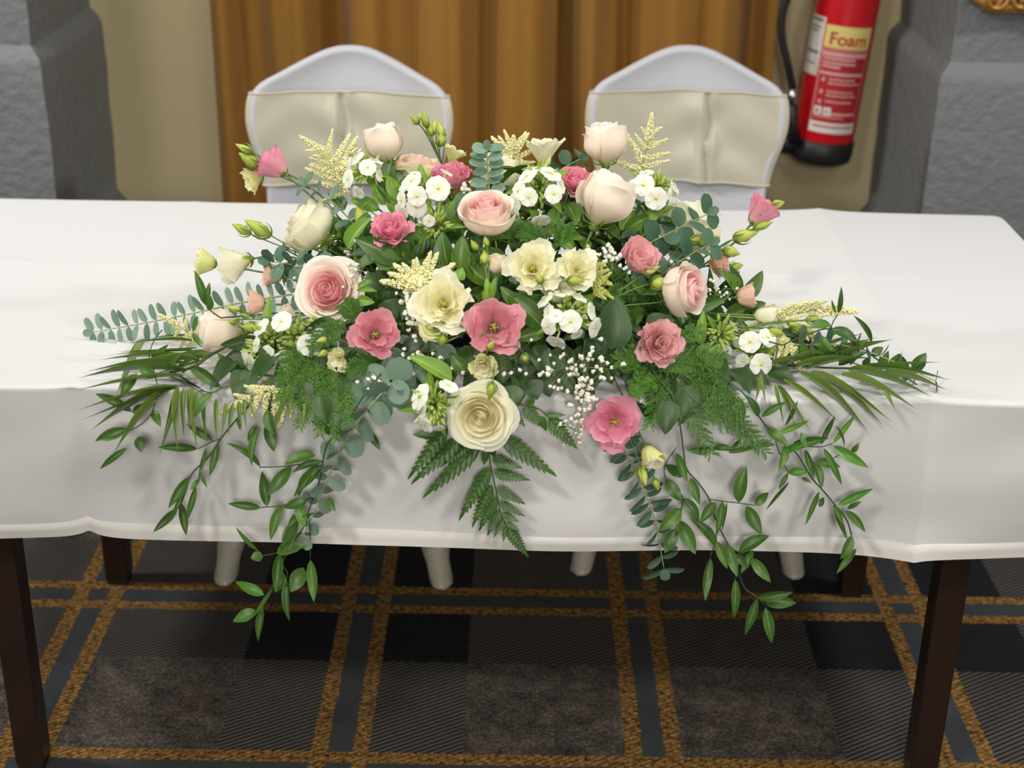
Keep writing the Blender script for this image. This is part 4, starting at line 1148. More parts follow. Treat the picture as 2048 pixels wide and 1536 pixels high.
phlox('white phlox head at the centre, facing forward under ivory lisianthus', 1142, 625, [(1128, 586, 44, -.05, .9, .35), (1158, 594, 38, .5, .8, .35), (1090, 600, 42, -.7, .65, .4), (1097, 625, 34, -.8, .1, .6), (1112, 632, 30, -.2, .3, 1), (1097, 653, 38, -.6, -.3, .7), (1141, 643, 48, 0, 0, 1), (1183, 622, 38, .85, .1, .45), (1190, 655, 44, .8, -.3, .5), (1112, 684, 42, -.3, -.85, .4), (1154, 668, 28, .4, -.7, .5)], 30, 60, off=.065)
phlox('spilling white phlox with many lime buds on the left', 545, 690, [(522, 655, 44, -.6, .5, .5), (563, 643, 46, -.3, .4, .9), (512, 690, 34, -.8, .1, .5), (500, 726, 48, -.7, -.4, .5), (570, 722, 46, .1, -.2, 1), (543, 737, 40, 0, -.7, .6), (615, 690, 46, .4, 0, .9), (535, 705, 30, -.2, -.2, .9), (488, 718, 30, -.9, -.2, .4)], 46, 80, off=.03)
phlox('white phlox head on the right above the palm frond', 1508, 703, [(1500, 684, 46, -.2, .2, 1), (1535, 675, 42, .4, .4, .8), (1522, 729, 48, .2, -.2, 1), (1487, 722, 34, -.5, -.5, .7), (1477, 742, 36, -.7, -.5, .4), (1504, 748, 38, .1, -.8, .5), (1455, 702, 26, -.8, -.1, .5), (1550, 715, 36, .9, -.2, .3), (1530, 752, 34, .5, -.8, .3)], 24, 58, off=.03)
phlox('mostly budded phlox beside the hanging cream rose', 868, 808, [(840, 794, 58, -.75, .3, .55), (897, 772, 42, .35, .75, .5), (850, 848, 42, -.65, -.5, .5), (842, 815, 42, -.8, -.1, .5), (878, 856, 26, .1, -.85, .4)], 44, 60, Y=1.955)
phlox('lime green phlox buds, not yet open, under the left phlox head', 872, 455, [(858, 442, 26, 0, -.3, .9)], 26, 50, off=.0)
phlox('lime green phlox buds on the right above the low soft pink lisianthus', 1438, 668, [(1448, 705, 22, 0, -.6, .6)], 22, 42, off=.02)
phlox('lime green phlox buds behind the open blush rose', 660, 650, [(640, 668, 26, -.2, -.2, .9)], 26, 60, off=.0)

phlox('lime green phlox buds between the left phlox head and the butter yellow lisianthus', 598, 672, [(625, 700, 30, .3, -.3, .9)], 26, 46, off=.02)
phlox('lime green phlox buds under the left blush bud, lowest of the left buds', 520, 705, [(493, 735, 28, -.4, -.5, .7)], 22, 40, off=.015)

# astilbe
astilbe('pale yellow astilbe plume curving left in front of the left chair', [(705, 395), (680, 350), (650, 305), (600, 273)], [(.27, -74, -22), (.38, 32, -66), (.47, -48, -14), (.12, -70, -15), (.2, 30, -70), (.22, -72, -25), (.32, -60, -20), (.35, 35, -75), (.42, -52, -12), (.5, 32, -60), (.52, -42, -6), (.6, -30, 0), (.62, 12, -50), (.72, -30, 4), (.1, -50, 20)], .8, Y=2.30)
astilbe('short astilbe plume at top centre against the curtain', [(1030, 335), (1026, 300), (1027, 270)], [(.2, -45, -48), (.25, 44, -20), (.35, 30, -42), (.3, -30, -40), (.5, 26, -36), (.5, -18, -38), (.1, 40, -2), (.45, -34, -18)], 1., Y=2.36)
astilbe('tallest astilbe plume, upright in front of the right chair', [(1290, 375), (1285, 330), (1297, 280), (1304, 226)], [(.25, -62, -20), (.3, 52, -12), (.18, 30, -30), (.38, -36, -62), (.42, 52, -12), (.55, 42, -20), (.55, -22, -30), (.62, 36, -4), (.7, -16, -20), (.75, 26, -14), (.1, -40, -40), (.1, 52, 5)], .85, Y=2.31)
astilbe('astilbe plume fanning out left of centre above the ivory lisianthus', [(850, 575), (838, 555), (826, 520)], [(.0, -88, -12), (.05, -62, -45), (.2, -40, -40), (.1, 60, -45), (.3, -10, -48), (.2, 30, -62), (.4, 22, -55), (.05, -30, 30), (.0, 18, 28), (.15, -68, -22), (.0, -44, 8)], 1.1, off=.035)
astilbe('golden green astilbe plume right of the cupped ivory lisianthus', [(1188, 590), (1185, 550), (1175, 490)], [(.2, 35, -30), (.3, 40, 30), (.4, 38, 10), (.5, 32, -10), (.55, 40, 24), (.6, 30, -16), (.3, -25, -50), (.5, -18, -35), (.1, 24, 16), (.7, 30, 4)], 1.0, mat='ast_g', off=.045)
astilbe('small astilbe plume left of the dusty blush bud', [(400, 690), (370, 660), (315, 628)], [(.1, -30, -10), (.2, -18, 26), (.3, 14, -32), (.4, -18, 30), (.5, 6, -28), (.15, 18, -40), (.3, -30, 10), (.6, -12, 22)], .9, Y=2.12)
astilbe('drooping astilbe plume over the front edge on the left', [(600, 762), (545, 782), (490, 803), (440, 828)], [(.05, -12, 72), (.15, -20, 84), (.25, -14, 66), (.3, -50, -8), (.4, -8, 52), (.45, -36, -18), (.5, -10, 40), (.6, -32, -10), (.7, -6, 26), (.12, -60, -14), (.2, -5, 70)], 1.0, Y=[2.02, 1.975, 1.965, 1.955])
astilbe('loose astilbe plume reaching right over the cloth', [(1480, 665), (1545, 635), (1620, 620), (1715, 622)], [(.1, 60, -32), (.2, 70, -40), (.3, 75, -34), (.35, 60, 8), (.45, 65, -28), (.55, 60, -22), (.6, 40, 10), (.3, 40, 20), (.7, 50, -10)], 0.75, mat='ast', Y=[2.12, 2.14, 2.16, 2.18])
astilbe('drooping cream astilbe plume beside the right phlox head', [(1535, 668), (1565, 672), (1585, 695), (1602, 745)], [(.2, -10, 46), (.3, 2, 60), (.4, -16, 44), (.45, 18, 44), (.55, -12, 36), (.3, 26, 30), (.6, 10, 40), (.2, 14, 52)], .9, Y=[2.10, 2.09, 2.08, 2.07])
astilbe('slim astilbe plume under the loose one on the right', [(1555, 640), (1600, 650), (1650, 690)], [(.2, 40, -16), (.4, 34, 8), (.5, 14, 32), (.6, 20, 30)], .8, Y=2.13)

# baby's breath
gyp("thin baby's breath sprig behind the creamy yellow rose", cluster(690, 505, 70, 55, 16, 1), [(745, 560), (700, 520), (660, 500)], Y=2.25)
gyp("baby's breath above the open blush rose", cluster(725, 545, 50, 40, 14, 2), [(745, 575), (720, 545)], off=.0)
gyp("baby's breath clump left of the largest ivory lisianthus", cluster(815, 590, 26, 26, 16, 3), [(830, 620), (815, 595)], off=.03, size=15)
gyp("baby's breath clump between the dusky and ivory lisianthus", cluster(823, 640, 22, 30, 14, 4), [(835, 660), (822, 640)], off=.035, size=15)
gyp("baby's breath clump under the ivory lisianthus", cluster(835, 715, 45, 30, 14, 5), [(850, 690), (835, 715)], off=.035, size=14)
gyp("large baby's breath sprig spreading at front right of centre", cluster(1165, 735, 78, 44, 56, 6)+[(1100, 710), (1122, 714), (1095, 735), (1086, 745), (1100, 773), (1117, 778)], [(1170, 680), (1165, 715), (1140, 735), (1200, 735)], off=.05, size=13)
gyp("baby's breath sprig hanging over the front edge", cluster(1168, 790, 34, 46, 32, 7)+cluster(1158, 840, 18, 22, 12, 8), [(1175, 760), (1165, 800), (1160, 830)], Y=1.965, size=14)
gyp("last drooping baby's breath florets beside the fern tip", [(1128, 890), (1138, 880), (1152, 866), (1160, 885), (1132, 842), (1143, 838), (1120, 848)], [(1165, 820), (1150, 860)], Y=1.96, size=12)
gyp("baby's breath clump between ivory and two-tone pink lisianthus", cluster(1225, 510, 24, 28, 16, 9), [(1225, 540), (1222, 512)], off=.03, size=15)
gyp("baby's breath clump beside the top pink lisianthus", cluster(935, 380, 22, 18, 14, 10), [(940, 400), (935, 382)], Y=2.24, size=12)
gyp("fine baby's breath sprig at the right beside the curled blush rose", cluster(1438, 582, 28, 34, 16, 11), [(1410, 620), (1432, 590)], Y=2.16, size=9)
gyp("baby's breath clump behind the dusty peach lisianthus", cluster(597, 575, 36, 30, 18, 12), [(620, 600), (600, 578)], Y=2.16, size=9)
gyp("greyish baby's breath behind the right eucalyptus", cluster(1195, 445, 28, 26, 14, 13), [(1200, 475), (1196, 450)], Y=2.24, size=11)
gyp("baby's breath under the butter yellow lisianthus", cluster(738, 745, 34, 36, 18, 14), [(745, 715), (738, 742)], off=.02, size=11)
gyp("baby's breath buds between front fern and cream lisianthus", [(1022, 745), (1008, 748), (1052, 748), (1040, 740), (1078, 720), (1063, 680), (905, 735), (925, 745)], [(1030, 715), (1035, 735)], off=.04, size=12)

# eucalyptus
euc('upright eucalyptus tip at the top centre', [(982, 420), (978, 375), (975, 335), (974, 300)], 7, 36, 36, .35, Y=2.22, aspect=.8, start=.12, alt=.25)
euc('loose eucalyptus stem rising left below the far left pink lisianthus', [(735, 485), (700, 440), (660, 400), (612, 368)], 7, 40, 34, .4, Y=2.27, aspect=.55)
euc('dark eucalyptus discs on the left, facing forward', [(690, 555), (640, 540), (590, 530), (540, 523)], 8, 44, 42, .55, Y=2.18, mat='euc_d', aspect=.85)
euc('long thin eucalyptus stem with narrow leaves stretching far left', [(590, 588), (480, 606), (380, 628), (280, 648), (186, 664)], 22, 38, 36, .62, Y=[2.18, 2.18, 2.18, 2.19, 2.19], aspect=.42, alt=.3)
euc('trailing eucalyptus stem hanging over the front edge on the left', [(815, 735), (760, 790), (715, 845), (680, 905), (650, 970), (620, 1045), (595, 1092)], 20, 62, 26, .55, Y=[2.02, 1.965, 1.96, 1.96, 1.96, 1.96, 1.96], aspect=.9)
euc('eucalyptus stem with round dark discs over the cream rose, right', [(1260, 500), (1310, 480), (1360, 455), (1415, 428)], 7, 44, 42, .6, Y=2.22, mat='euc_d', aspect=.85)
euc('shorter dark eucalyptus stem above the curled blush rose', [(1290, 580), (1330, 545), (1380, 510), (1420, 488)], 7, 44, 38, .55, Y=2.19, mat='euc_d', aspect=.8)
euc('slender eucalyptus stem hanging under the low pink lisianthus', [(1225, 850), (1255, 910), (1285, 975), (1310, 1040), (1328, 1138)], 17, 40, 46, .5, Y=[1.965]*5, mat='euc_d', aspect=.42, alt=.35)
euc('dark eucalyptus stem lying at the far right of the cloth', [(1600, 690), (1680, 690), (1760, 712), (1870, 762)], 10, 48, 30, .3, Y=[2.08, 2.06, 2.05, 2.045], mat='euc_d', aspect=.65)
euc('broad blue-green eucalyptus leaves under the ivory lisianthus', [(880, 690), (850, 715), (820, 740), (800, 765)], 6, 66, 60, .6, off=.0, aspect=.9)
euc('eucalyptus stem deep behind the right phlox and blush roses', [(1180, 470), (1215, 450), (1255, 440), (1300, 440)], 6, 48, 42, .5, Y=2.28, aspect=.85)
euc('grey eucalyptus stem behind the top phlox and ivory rose', [(1040, 400), (1075, 370), (1120, 340), (1160, 318)], 6, 40, 34, .5, Y=2.33, mat='euc_d', aspect=.85)

# ruscus
GR = 'trailing ruscus branches'
a = crop(280, 760, 4.267); b7 = crop(440, 960, 4.519)
branch('ruscus_branch', 'ruscus branch hanging over the front edge at far left', 'ruscus',
  [a.P([(960, 190), (830, 330), (690, 500), (590, 650), (500, 740), (430, 820), (395, 930), (355, 1040), (325, 1100)]), a.P([(690, 500), (620, 525), (500, 585)]), a.P([(565, 580), (520, 700), (500, 860), (475, 910)])],
  a.L([(625, 525, 395, 375, 70), (495, 588, 150, 575, 72), (562, 580, 520, 790, 34), (520, 780, 575, 920, 36), (665, 535, 590, 825, 72), (420, 825, 240, 1095, 82), (497, 850, 430, 940, 50), (400, 935, 275, 1185, 32), (475, 910, 392, 1215, 56), (320, 1100, 110, 1300, 72), (352, 1050, 395, 1330, 74), (1090, 250, 1145, 470, 105), (1090, 355, 1145, 615, 112), (1020, 410, 955, 740, 66), (1000, 385, 920, 530, 48), (830, 330, 855, 430, 30)]), group=GR, Yb=1.962)
branch('ruscus_branch', 'long ruscus branch trailing left of the fern below the cloth hem', 'ruscus',
  [a.P([(1960, 60), (1800, 300), (1700, 430), (1640, 490), (1580, 600), (1540, 830), (1480, 1000), (1440, 1120), (1400, 1250), (1330, 1350)])+b7.P([(700, 510), (575, 720), (560, 790), (480, 960), (400, 1060), (310, 1230)]),
   a.P([(1560, 690), (1490, 695), (1260, 735), (1020, 745)]), a.P([(1480, 1000), (1430, 1020), (1220, 1070), (1035, 1087)]), b7.P([(580, 640), (510, 660), (390, 685)]), b7.P([(560, 770), (605, 830), (612, 890)]), b7.P([(800, 300), (812, 480), (816, 720)])],
  a.L([(1635, 470, 1450, 345, 92), (1030, 745, 735, 535, 60), (1500, 640, 1230, 722, 112), (1290, 738, 1080, 990, 115), (1085, 1080, 1040, 780, 95), (1035, 1090, 750, 1055, 72), (1215, 1075, 1115, 1370, 92), (1430, 1020, 1220, 1090, 95), (1560, 700, 1300, 790, 72), (1540, 720, 1310, 1000, 72), (1480, 760, 1350, 1000, 82), (1560, 720, 1380, 940, 105), (1350, 1040, 1400, 1260, 105, 'rus_l'), (1320, 1190, 1270, 1250, 55), (1345, 1200, 1215, 1420, 92), (1600, 1010, 1670, 1120, 75), (1800, 310, 1690, 430, 70), (1940, 420, 2050, 600, 70)])
  + b7.L([(350, 640, 140, 420, 42), (390, 685, 275, 712, 105), (700, 390, 565, 600, 100), (510, 660, 785, 590, 130), (540, 650, 500, 1020, 100), (570, 830, 505, 1015, 110), (755, 790, 640, 1015, 150), (816, 720, 850, 1105, 96), (610, 900, 630, 1280, 76), (400, 1040, 135, 915, 102, 'rus_l'), (475, 975, 300, 1240, 42), (322, 1175, 115, 1280, 112, 'rus_l'), (392, 1140, 345, 1460, 72), (690, 310, 620, 425, 60)]), group=GR, Yb=1.955, sm='twig')
c5 = crop(1200, 900, 3.657); c8 = crop(1340, 720, 4.655)
branch('ruscus_branch', 'longest ruscus branch trailing right of the fern below the hem', 'ruscus',
  [[(1345, 790), (1360, 850)]+c5.P([(610, 0), (635, 140), (720, 240), (800, 360), (840, 490), (890, 600), (960, 740), (1010, 890), (1060, 1010), (1140, 1070), (1205, 1130)]),
   c5.P([(800, 360), (900, 375), (1010, 387), (1130, 405)]), c5.P([(560, -20), (480, 100), (480, 205), (590, 320), (600, 360), (590, 470), (560, 560), (550, 640)]), c5.P([(850, 600), (848, 680), (820, 740), (805, 790)]), c5.P([(935, 700), (1010, 745), (1110, 780)]), c5.P([(960, 780), (985, 860), (990, 940)])],
  c5.L([(612, 192, 478, 108, 80), (482, 212, 600, 378, 100), (662, 205, 730, 405, 72), (602, 352, 725, 522, 90), (592, 425, 430, 592, 112), (582, 515, 700, 765, 110), (556, 575, 475, 755, 100), (845, 380, 730, 536, 78), (898, 372, 850, 632, 60), (930, 378, 890, 602, 22), (1012, 386, 1070, 115, 100), (1132, 406, 1232, 310, 72), (1072, 410, 1182, 622, 98), (845, 705, 658, 498, 80), (850, 665, 932, 872, 70), (930, 685, 1005, 930, 82), (1012, 752, 1242, 625, 98), (1120, 730, 1030, 905, 60), (990, 760, 1070, 852, 70), (1105, 790, 1250, 970, 82), (808, 790, 770, 1105, 76), (988, 940, 978, 1235, 66), (1145, 1075, 1412, 1038, 76), (1205, 1122, 1437, 1120, 95), (1150, 1085, 1058, 1355, 68), (1208, 1150, 1255, 1415, 80), (560, 20, 640, 240, 70)]), group=GR, Yb=1.958)
branch('ruscus_branch', 'bright ruscus branch hanging below the right palm frond', 'ruscus',
  [c8.P([(640, 270), (700, 330), (800, 480), (900, 620), (1000, 700), (1170, 860), (1260, 1000), (1330, 1110), (1430, 1220), (1530, 1340), (1640, 1480)])+c5.P([(1840, 620)]),
   c8.P([(970, 640), (980, 740), (1010, 840), (1060, 960), (1100, 1050)]), c8.P([(1120, 790), (1250, 800), (1400, 808), (1510, 780)]), c8.P([(1330, 960), (1480, 930), (1590, 880), (1690, 860)]), c8.P([(820, 800), (600, 840), (400, 830)])],
  c8.L([(850, 530, 1080, 390, 70), (1070, 612, 1192, 370, 36), (1000, 690, 1300, 560, 60, 'rus_l'), (820, 530, 700, 322, 82), (630, 335, 660, 640, 75), (900, 620, 1112, 800, 110), (1130, 790, 1482, 725, 90), (1400, 790, 1540, 520, 56), (1515, 780, 1735, 498, 56, 'rus_l'), (1040, 860, 1365, 750, 76, 'rus_l'), (1430, 820, 1600, 1165, 70), (1520, 800, 1852, 1005, 100, 'rus_l'), (1220, 670, 1265, 830, 62), (1258, 830, 1340, 1105, 66), (1070, 790, 1010, 1042, 90), (1100, 1045, 1292, 1040, 84, 'rus_l'), (1350, 950, 1592, 1000, 95), (1340, 960, 1410, 1205, 86), (1230, 1100, 1312, 1145, 42), (1100, 1050, 1012, 1208, 46), (1110, 1130, 888, 1405, 36), (1390, 1220, 1258, 1542, 50), (1390, 1370, 1430, 1275, 55), (1560, 1350, 1895, 1195, 76, 'rus_l'), (1650, 1385, 1785, 1315, 46), (1525, 1352, 1612, 1540, 50), (1690, 860, 1762, 768, 52), (1540, 612, 1625, 820, 20), (390, 835, 150, 840, 84), (400, 822, 590, 832, 72), (540, 862, 845, 790, 56, 'rus_l'), (560, 842, 670, 730, 40), (840, 800, 985, 790, 56)])
  + c5.L([(1795, 445, 1942, 602, 62), (1705, 400, 1812, 662, 40), (1840, 622, 1755, 800, 82), (1875, 720, 1730, 905, 52)]), group=GR, Yb=1.962)
l8 = crop(140, 560, 5.12); l3 = crop(0, 720, 4.043); l4 = crop(360, 460, 5.12)
branch('ruscus_branch', 'twisting ruscus branch over the left palm frond', 'ruscus',
  [l8.P([(1560, 700), (1400, 780), (1230, 900), (1000, 1030), (930, 1150), (870, 1230), (740, 1370), (640, 1352)]), l8.P([(900, 1090), (850, 900), (810, 780), (860, 620), (942, 512)]), l8.P([(880, 1240), (830, 1370), (740, 1470), (620, 1540)]), l8.P([(1780, 1030), (1550, 1110), (1420, 1150), (1140, 1060)])],
  l8.L([(1510, 750, 1780, 1030, 92), (1220, 880, 1555, 1110, 132), (1140, 1050, 1392, 1142, 85), (1460, 1150, 1278, 1408, 120), (640, 1352, 258, 1165, 100), (690, 960, 520, 1208, 120), (830, 800, 1012, 658, 62), (870, 1000, 690, 880, 110), (870, 832, 1062, 830, 66), (640, 1345, 850, 1282, 70), (730, 1060, 680, 1345, 70), (850, 1340, 930, 1505, 92), (1000, 920, 1160, 735, 60)])
  + l3.L([(1040, 560, 768, 658, 95), (1130, 615, 1142, 747, 100), (1030, 710, 808, 882, 56)]), group=GR, off=.03)
branch('ruscus_branch', 'few upright ruscus leaves above the dusty blush bud', 'ruscus',
  [l4.P([(420, 900), (330, 840), (260, 760), (240, 740)])], l4.L([(240, 752, 148, 415, 90), (262, 765, 305, 535, 66), (300, 825, 290, 635, 80), (180, 880, 130, 1050, 50), (130, 1050, 225, 1205, 60)]), group=GR, Yb=2.10)
r6 = crop(1500, 600, 4.655)
branch('ruscus_branch', 'ruscus branch with broad leaves lying at the far right', 'ruscus',
  [r6.P([(300, 420), (540, 320), (750, 270), (1000, 420), (1250, 600), (1450, 720), (1560, 790)]), r6.P([(750, 270), (775, 200), (820, 130)]), r6.P([(900, 560), (1000, 600), (1100, 620)])],
  r6.L([(755, 235, 545, 262, 100), (752, 272, 1005, 395, 112), (1130, 400, 958, 140, 60), (800, 130, 758, -5, 30), (820, 125, 850, -130, 50), (820, 608, 1092, 488, 112), (540, 605, 490, 380, 108), (1060, 620, 1112, 528, 80), (1510, 650, 1642, 490, 120), (1250, 700, 1410, 572, 60), (1330, 700, 1395, 495, 150), (1450, 760, 1420, 520, 110), (1130, 520, 1240, 440, 90), (1200, 640, 1290, 470, 80), (600, 420, 800, 480, 90), (650, 330, 760, 470, 80), (520, 560, 700, 470, 70), (980, 480, 1080, 380, 70)], ), group=GR, Yb=2.055)

# palm fronds
def palm(label, rachis, cf, lst, group='palm fronds', off=0.):
    return branch('palm_frond', label, 'palm', [cf.P(rachis)], [(x[0], x[1], x[2]) for x in lst], 'long', 'palm', group, off=off, r=.0016, jit=.014)
palm('slender palm frond spreading far left across the cloth edge', [(1700, 640), (1500, 740), (1300, 880), (1150, 1060), (1060, 1110)], l8,
  l8.L([(1250, 590, 800, 600, 24), (1250, 625, 610, 645, 28), (1300, 690, 470, 730, 33), (1250, 720, 388, 766, 33), (1280, 800, 290, 820, 34), (1200, 860, 163, 940, 36), (1180, 930, 83, 1006, 37), (1150, 980, 58, 1132, 33), (1120, 1050, 480, 1170, 31), (1110, 1090, 58, 1342, 28), (1080, 1110, 80, 1450, 28), (1060, 1120, 208, 1545, 47), (1380, 770, 700, 850, 31), (1450, 760, 900, 880, 31), (1330, 830, 560, 905, 32), (1350, 820, 820, 980, 30), (1420, 790, 640, 760, 32), (1300, 900, 700, 1040, 30), (1480, 760, 1000, 960, 32)])
  + l3.L([(1400, 225, 910, 770, 62), (1425, 225, 1285, 782, 60), (1445, 220, 1440, 772, 58), (1490, 225, 1488, 640, 42), (1530, 235, 1528, 620, 42), (1570, 240, 1560, 630, 40), (1610, 245, 1600, 745, 40)])
  + a.L([(560, 120, 580, 560, 44), (660, 160, 655, 555, 40), (730, 200, 690, 510, 38), (800, 200, 752, 490, 38), (850, 180, 870, 455, 36), (900, 180, 912, 440, 36), (960, 180, 1005, 380, 30), (1290, 130, 1150, 470, 46), (1300, 150, 1262, 370, 40), (1400, 200, 1385, 440, 34)]), off=.008)
palm('glossy palm frond spreading right over the cloth edge', [(150, 560), (400, 600), (700, 630), (1000, 640), (1250, 680)], r6,
  r6.L([(230, 790, 320, 1180, 34), (250, 790, 425, 1175, 40), (270, 790, 572, 1238, 44), (310, 740, 850, 1160, 56), (460, 680, 1102, 1228, 62), (560, 680, 1252, 1185, 52), (690, 690, 1340, 1152, 54), (850, 700, 1562, 1026, 60), (920, 660, 1712, 912, 60), (1000, 640, 1872, 750, 44), (1050, 640, 1782, 578, 36), (1200, 700, 1840, 846, 44), (700, 600, 1352, 360, 46), (660, 590, 1290, 372, 40), (600, 570, 1200, 352, 40), (620, 490, 1072, 308, 34), (570, 475, 982, 290, 34), (545, 455, 922, 250, 34), (1250, 840, 1362, 1050, 40), (180, 600, 780, 560, 44), (300, 620, 900, 480, 40), (420, 640, 1000, 520, 40), (520, 650, 1150, 540, 40), (100, 700, 150, 1000, 36), (60, 720, 40, 980, 34)]), off=.01)

# leather fern
f3 = crop(780, 840, 5.12); f2 = crop(760, 680, 5.12)
fern('long leather fern frond hanging at the centre below the cream rose', [(960, 60), (1000, 230), (1020, 400), (1050, 560), (1080, 700), (1110, 830), (1130, 950), (1180, 1060), (1250, 1200), (1330, 1300)],
  [((940, 255), (345, 795), 190), ((1040, 395), (1352, 492), 150), ((1060, 540), (1432, 617), 140), ((1090, 700), (1382, 862), 130), ((1120, 850), (1378, 986), 110), ((1150, 955), (1322, 1045), 90), ((1190, 1050), (1325, 1130), 70), ((1030, 480), (712, 1022), 170), ((1045, 650), (845, 1092), 150), ((1090, 780), (912, 1132), 130), ((1120, 920), (1000, 1182), 120), ((1160, 1010), (1065, 1202), 90), ((1195, 1080), (1160, 1245), 70), ((1200, 1095), (1412, 1402), 140), ((1120, 170), (1697, 575), 210)],
  f3, off=.0, single=[((1000, 250), (960, 460), 95), ((1010, 230), (1075, 380), 90)])
fern('leather fern frond spreading left under the hanging cream rose', [(900, 0), (800, 100), (740, 180)],
  [((745, 175), (225, 655), 185), ((600, 60), (190, 602), 170), ((880, 200), (520, 480), 120)], f3, off=-.006, single=[((470, 175), (232, 150), 85), ((520, 200), (480, 300), 70), ((840, 160), (780, 330), 80)])
fern('leather fern frond reaching right under the crumpled lisianthus', [(1180, 560), (1290, 640), (1590, 690), (1720, 790), (1800, 880)],
  [((1720, 800), (2012, 1110), 190), ((1300, 660), (1480, 885), 150), ((1480, 680), (1672, 895), 170)], f2, off=.0,
  single=[((1400, 672), (1455, 565), 75), ((1520, 685), (1592, 580), 75), ((1650, 780), (1702, 935), 75), ((1700, 780), (1902, 768), 60), ((1300, 610), (1352, 445), 100), ((1450, 520), (1615, 505), 110), ((1250, 560), (1290, 470), 70)])

# feathery fern
needle_fern('feathery fern spray hanging at front right over the cloth', [((1340, 745), (1520, 880), 48), ((1330, 750), (1420, 905), 48), ((1345, 740), (1560, 790), 42), ((1330, 740), (1300, 850), 42), ((1350, 735), (1480, 820), 48), ((1390, 800), (1530, 905), 40)], off=.015, seed=3)
needle_fern('feathery fern around the low soft pink lisianthus', [((1290, 720), (1400, 660), 40), ((1300, 735), (1240, 720), 46), ((1310, 745), (1380, 730), 50), ((1300, 740), (1270, 790), 44), ((1350, 735), (1450, 720), 46)], off=.03, seed=4)
needle_fern('feathery fern tuft hanging left under the butter yellow lisianthus', [((650, 720), (640, 868), 38), ((665, 720), (672, 880), 38), ((640, 715), (600, 850), 42), ((680, 730), (700, 850), 34), ((625, 715), (560, 800), 40)], off=.02, seed=5)
needle_fern('feathery fern wisps behind the two ivory lisianthus', [((1090, 500), (1040, 460), 36), ((1120, 500), (1130, 450), 36), ((1000, 480), (1020, 430), 34), ((1200, 590), (1250, 640), 34)], off=.0, seed=6)
needle_fern('feathery fern wisps on the left around the dusky lisianthus', [((700, 640), (620, 700), 40), ((720, 650), (690, 610), 34), ((600, 690), (560, 760), 36), ((760, 720), (700, 745), 36)], off=.02, seed=7)

# single big leaves seen between the flowers, then the leaf sprigs that fill the mound
def big(label, lst, mat='salal', off=0., kind='ovate', Yb=None, group='broad leaf sprigs between the flowers'):
    (b0, t0, w0) = lst[0][:3]
    return branch('salal_sprig', label, 'leaves', [[b0, ((b0[0]*.8+t0[0]*.2), (b0[1]*.8+t0[1]*.2))]], lst, kind, mat, group, off=off, r=.0015, jit=.004, sm='dstem', Yb=Yb)
big('large dark glossy leaf at the centre right of the phlox', [((1215, 700), (1232, 590), 78), ((1190, 720), (1180, 640), 50)], 'dark', .03)
big('broad leaf under the ruffled rosy lisianthus', [((800, 520), (708, 476), 50), ((790, 530), (740, 500), 44)], 'salal', .01)
big('broad leaf standing below the left phlox buds', [((895, 530), (885, 462), 44), ((920, 540), (925, 470), 40)], 'salal', .0)
big('pointed leaves right of the dusky rose lisianthus', [((1090, 660), (1020, 678), 30), ((1085, 655), (1010, 580), 46), ((1030, 610), (1000, 572), 26)], 'salal', .025)
big('pale edged leaves above the largest ivory lisianthus', [((905, 560), (882, 535), 26, 'bright'), ((915, 560), (925, 535), 26, 'bright'), ((905, 565), (860, 590), 30, 'bright')], 'bright', .04)
big('rounded dark leaves left of the dusky lisianthus', [((760, 580), (735, 545), 52), ((770, 600), (790, 640), 50), ((720, 600), (690, 640), 44)], 'dark', .01)
big('leaf pointing down left under the ivory lisianthus', [((905, 760), (815, 712), 36, 'bright'), ((930, 745), (900, 705), 30)], 'salal', .03)
big('upright lance leaves below the tiny peach rosebud', [((984, 600), (972, 555), 18, 'bright'), ((984, 600), (990, 555), 16, 'bright'), ((980, 610), (965, 580), 16)], 'bright', .04, 'lance')
big('broad leaves behind the white phlox at the upper left', [((770, 380), (785, 315), 40), ((780, 380), (820, 340), 36), ((690, 420), (655, 385), 30)], 'salal', 0, 'ovate', 2.30)
big('bright small leaves under the large smooth blush rose', [((1150, 430), (1140, 415), 18), ((1150, 432), (1175, 418), 20), ((1155, 450), (1185, 448), 20), ((1140, 470), (1165, 480), 20), ((1180, 500), (1150, 470), 24)], 'bright', .0, 'ovate', 2.22)
big('light green leaf on the right under the lying blush rose', [((1400, 690), (1408, 620), 24), ((1425, 700), (1385, 715), 36), ((1430, 690), (1442, 715), 38)], 'bright', .01)
big('leaf pair left of the open blush rose, pointing at the phlox', [((715, 580), (755, 583), 14), ((715, 600), (750, 605), 22), ((715, 575), (750, 560), 12)], 'bright', .02)
big('leaves spilling over the front edge at the centre', [((1030, 770), (1020, 815), 40), ((1060, 760), (1075, 800), 44), ((1120, 750), (1150, 790), 40), ((900, 760), (870, 790), 40)], 'dark', .02)
big('dark leaves over the front edge at right', [((1380, 770), (1360, 850), 50), ((1340, 800), (1330, 870), 46), ((1280, 780), (1300, 850), 44), ((1440, 760), (1460, 830), 40)], 'dark', 0)
big('dark leaves over the front edge at left', [((560, 750), (540, 830), 46), ((600, 760), (610, 830), 44), ((700, 760), (690, 820), 44), ((490, 740), (470, 800), 46), ((640, 790), (655, 850), 38)], 'dark', 0)

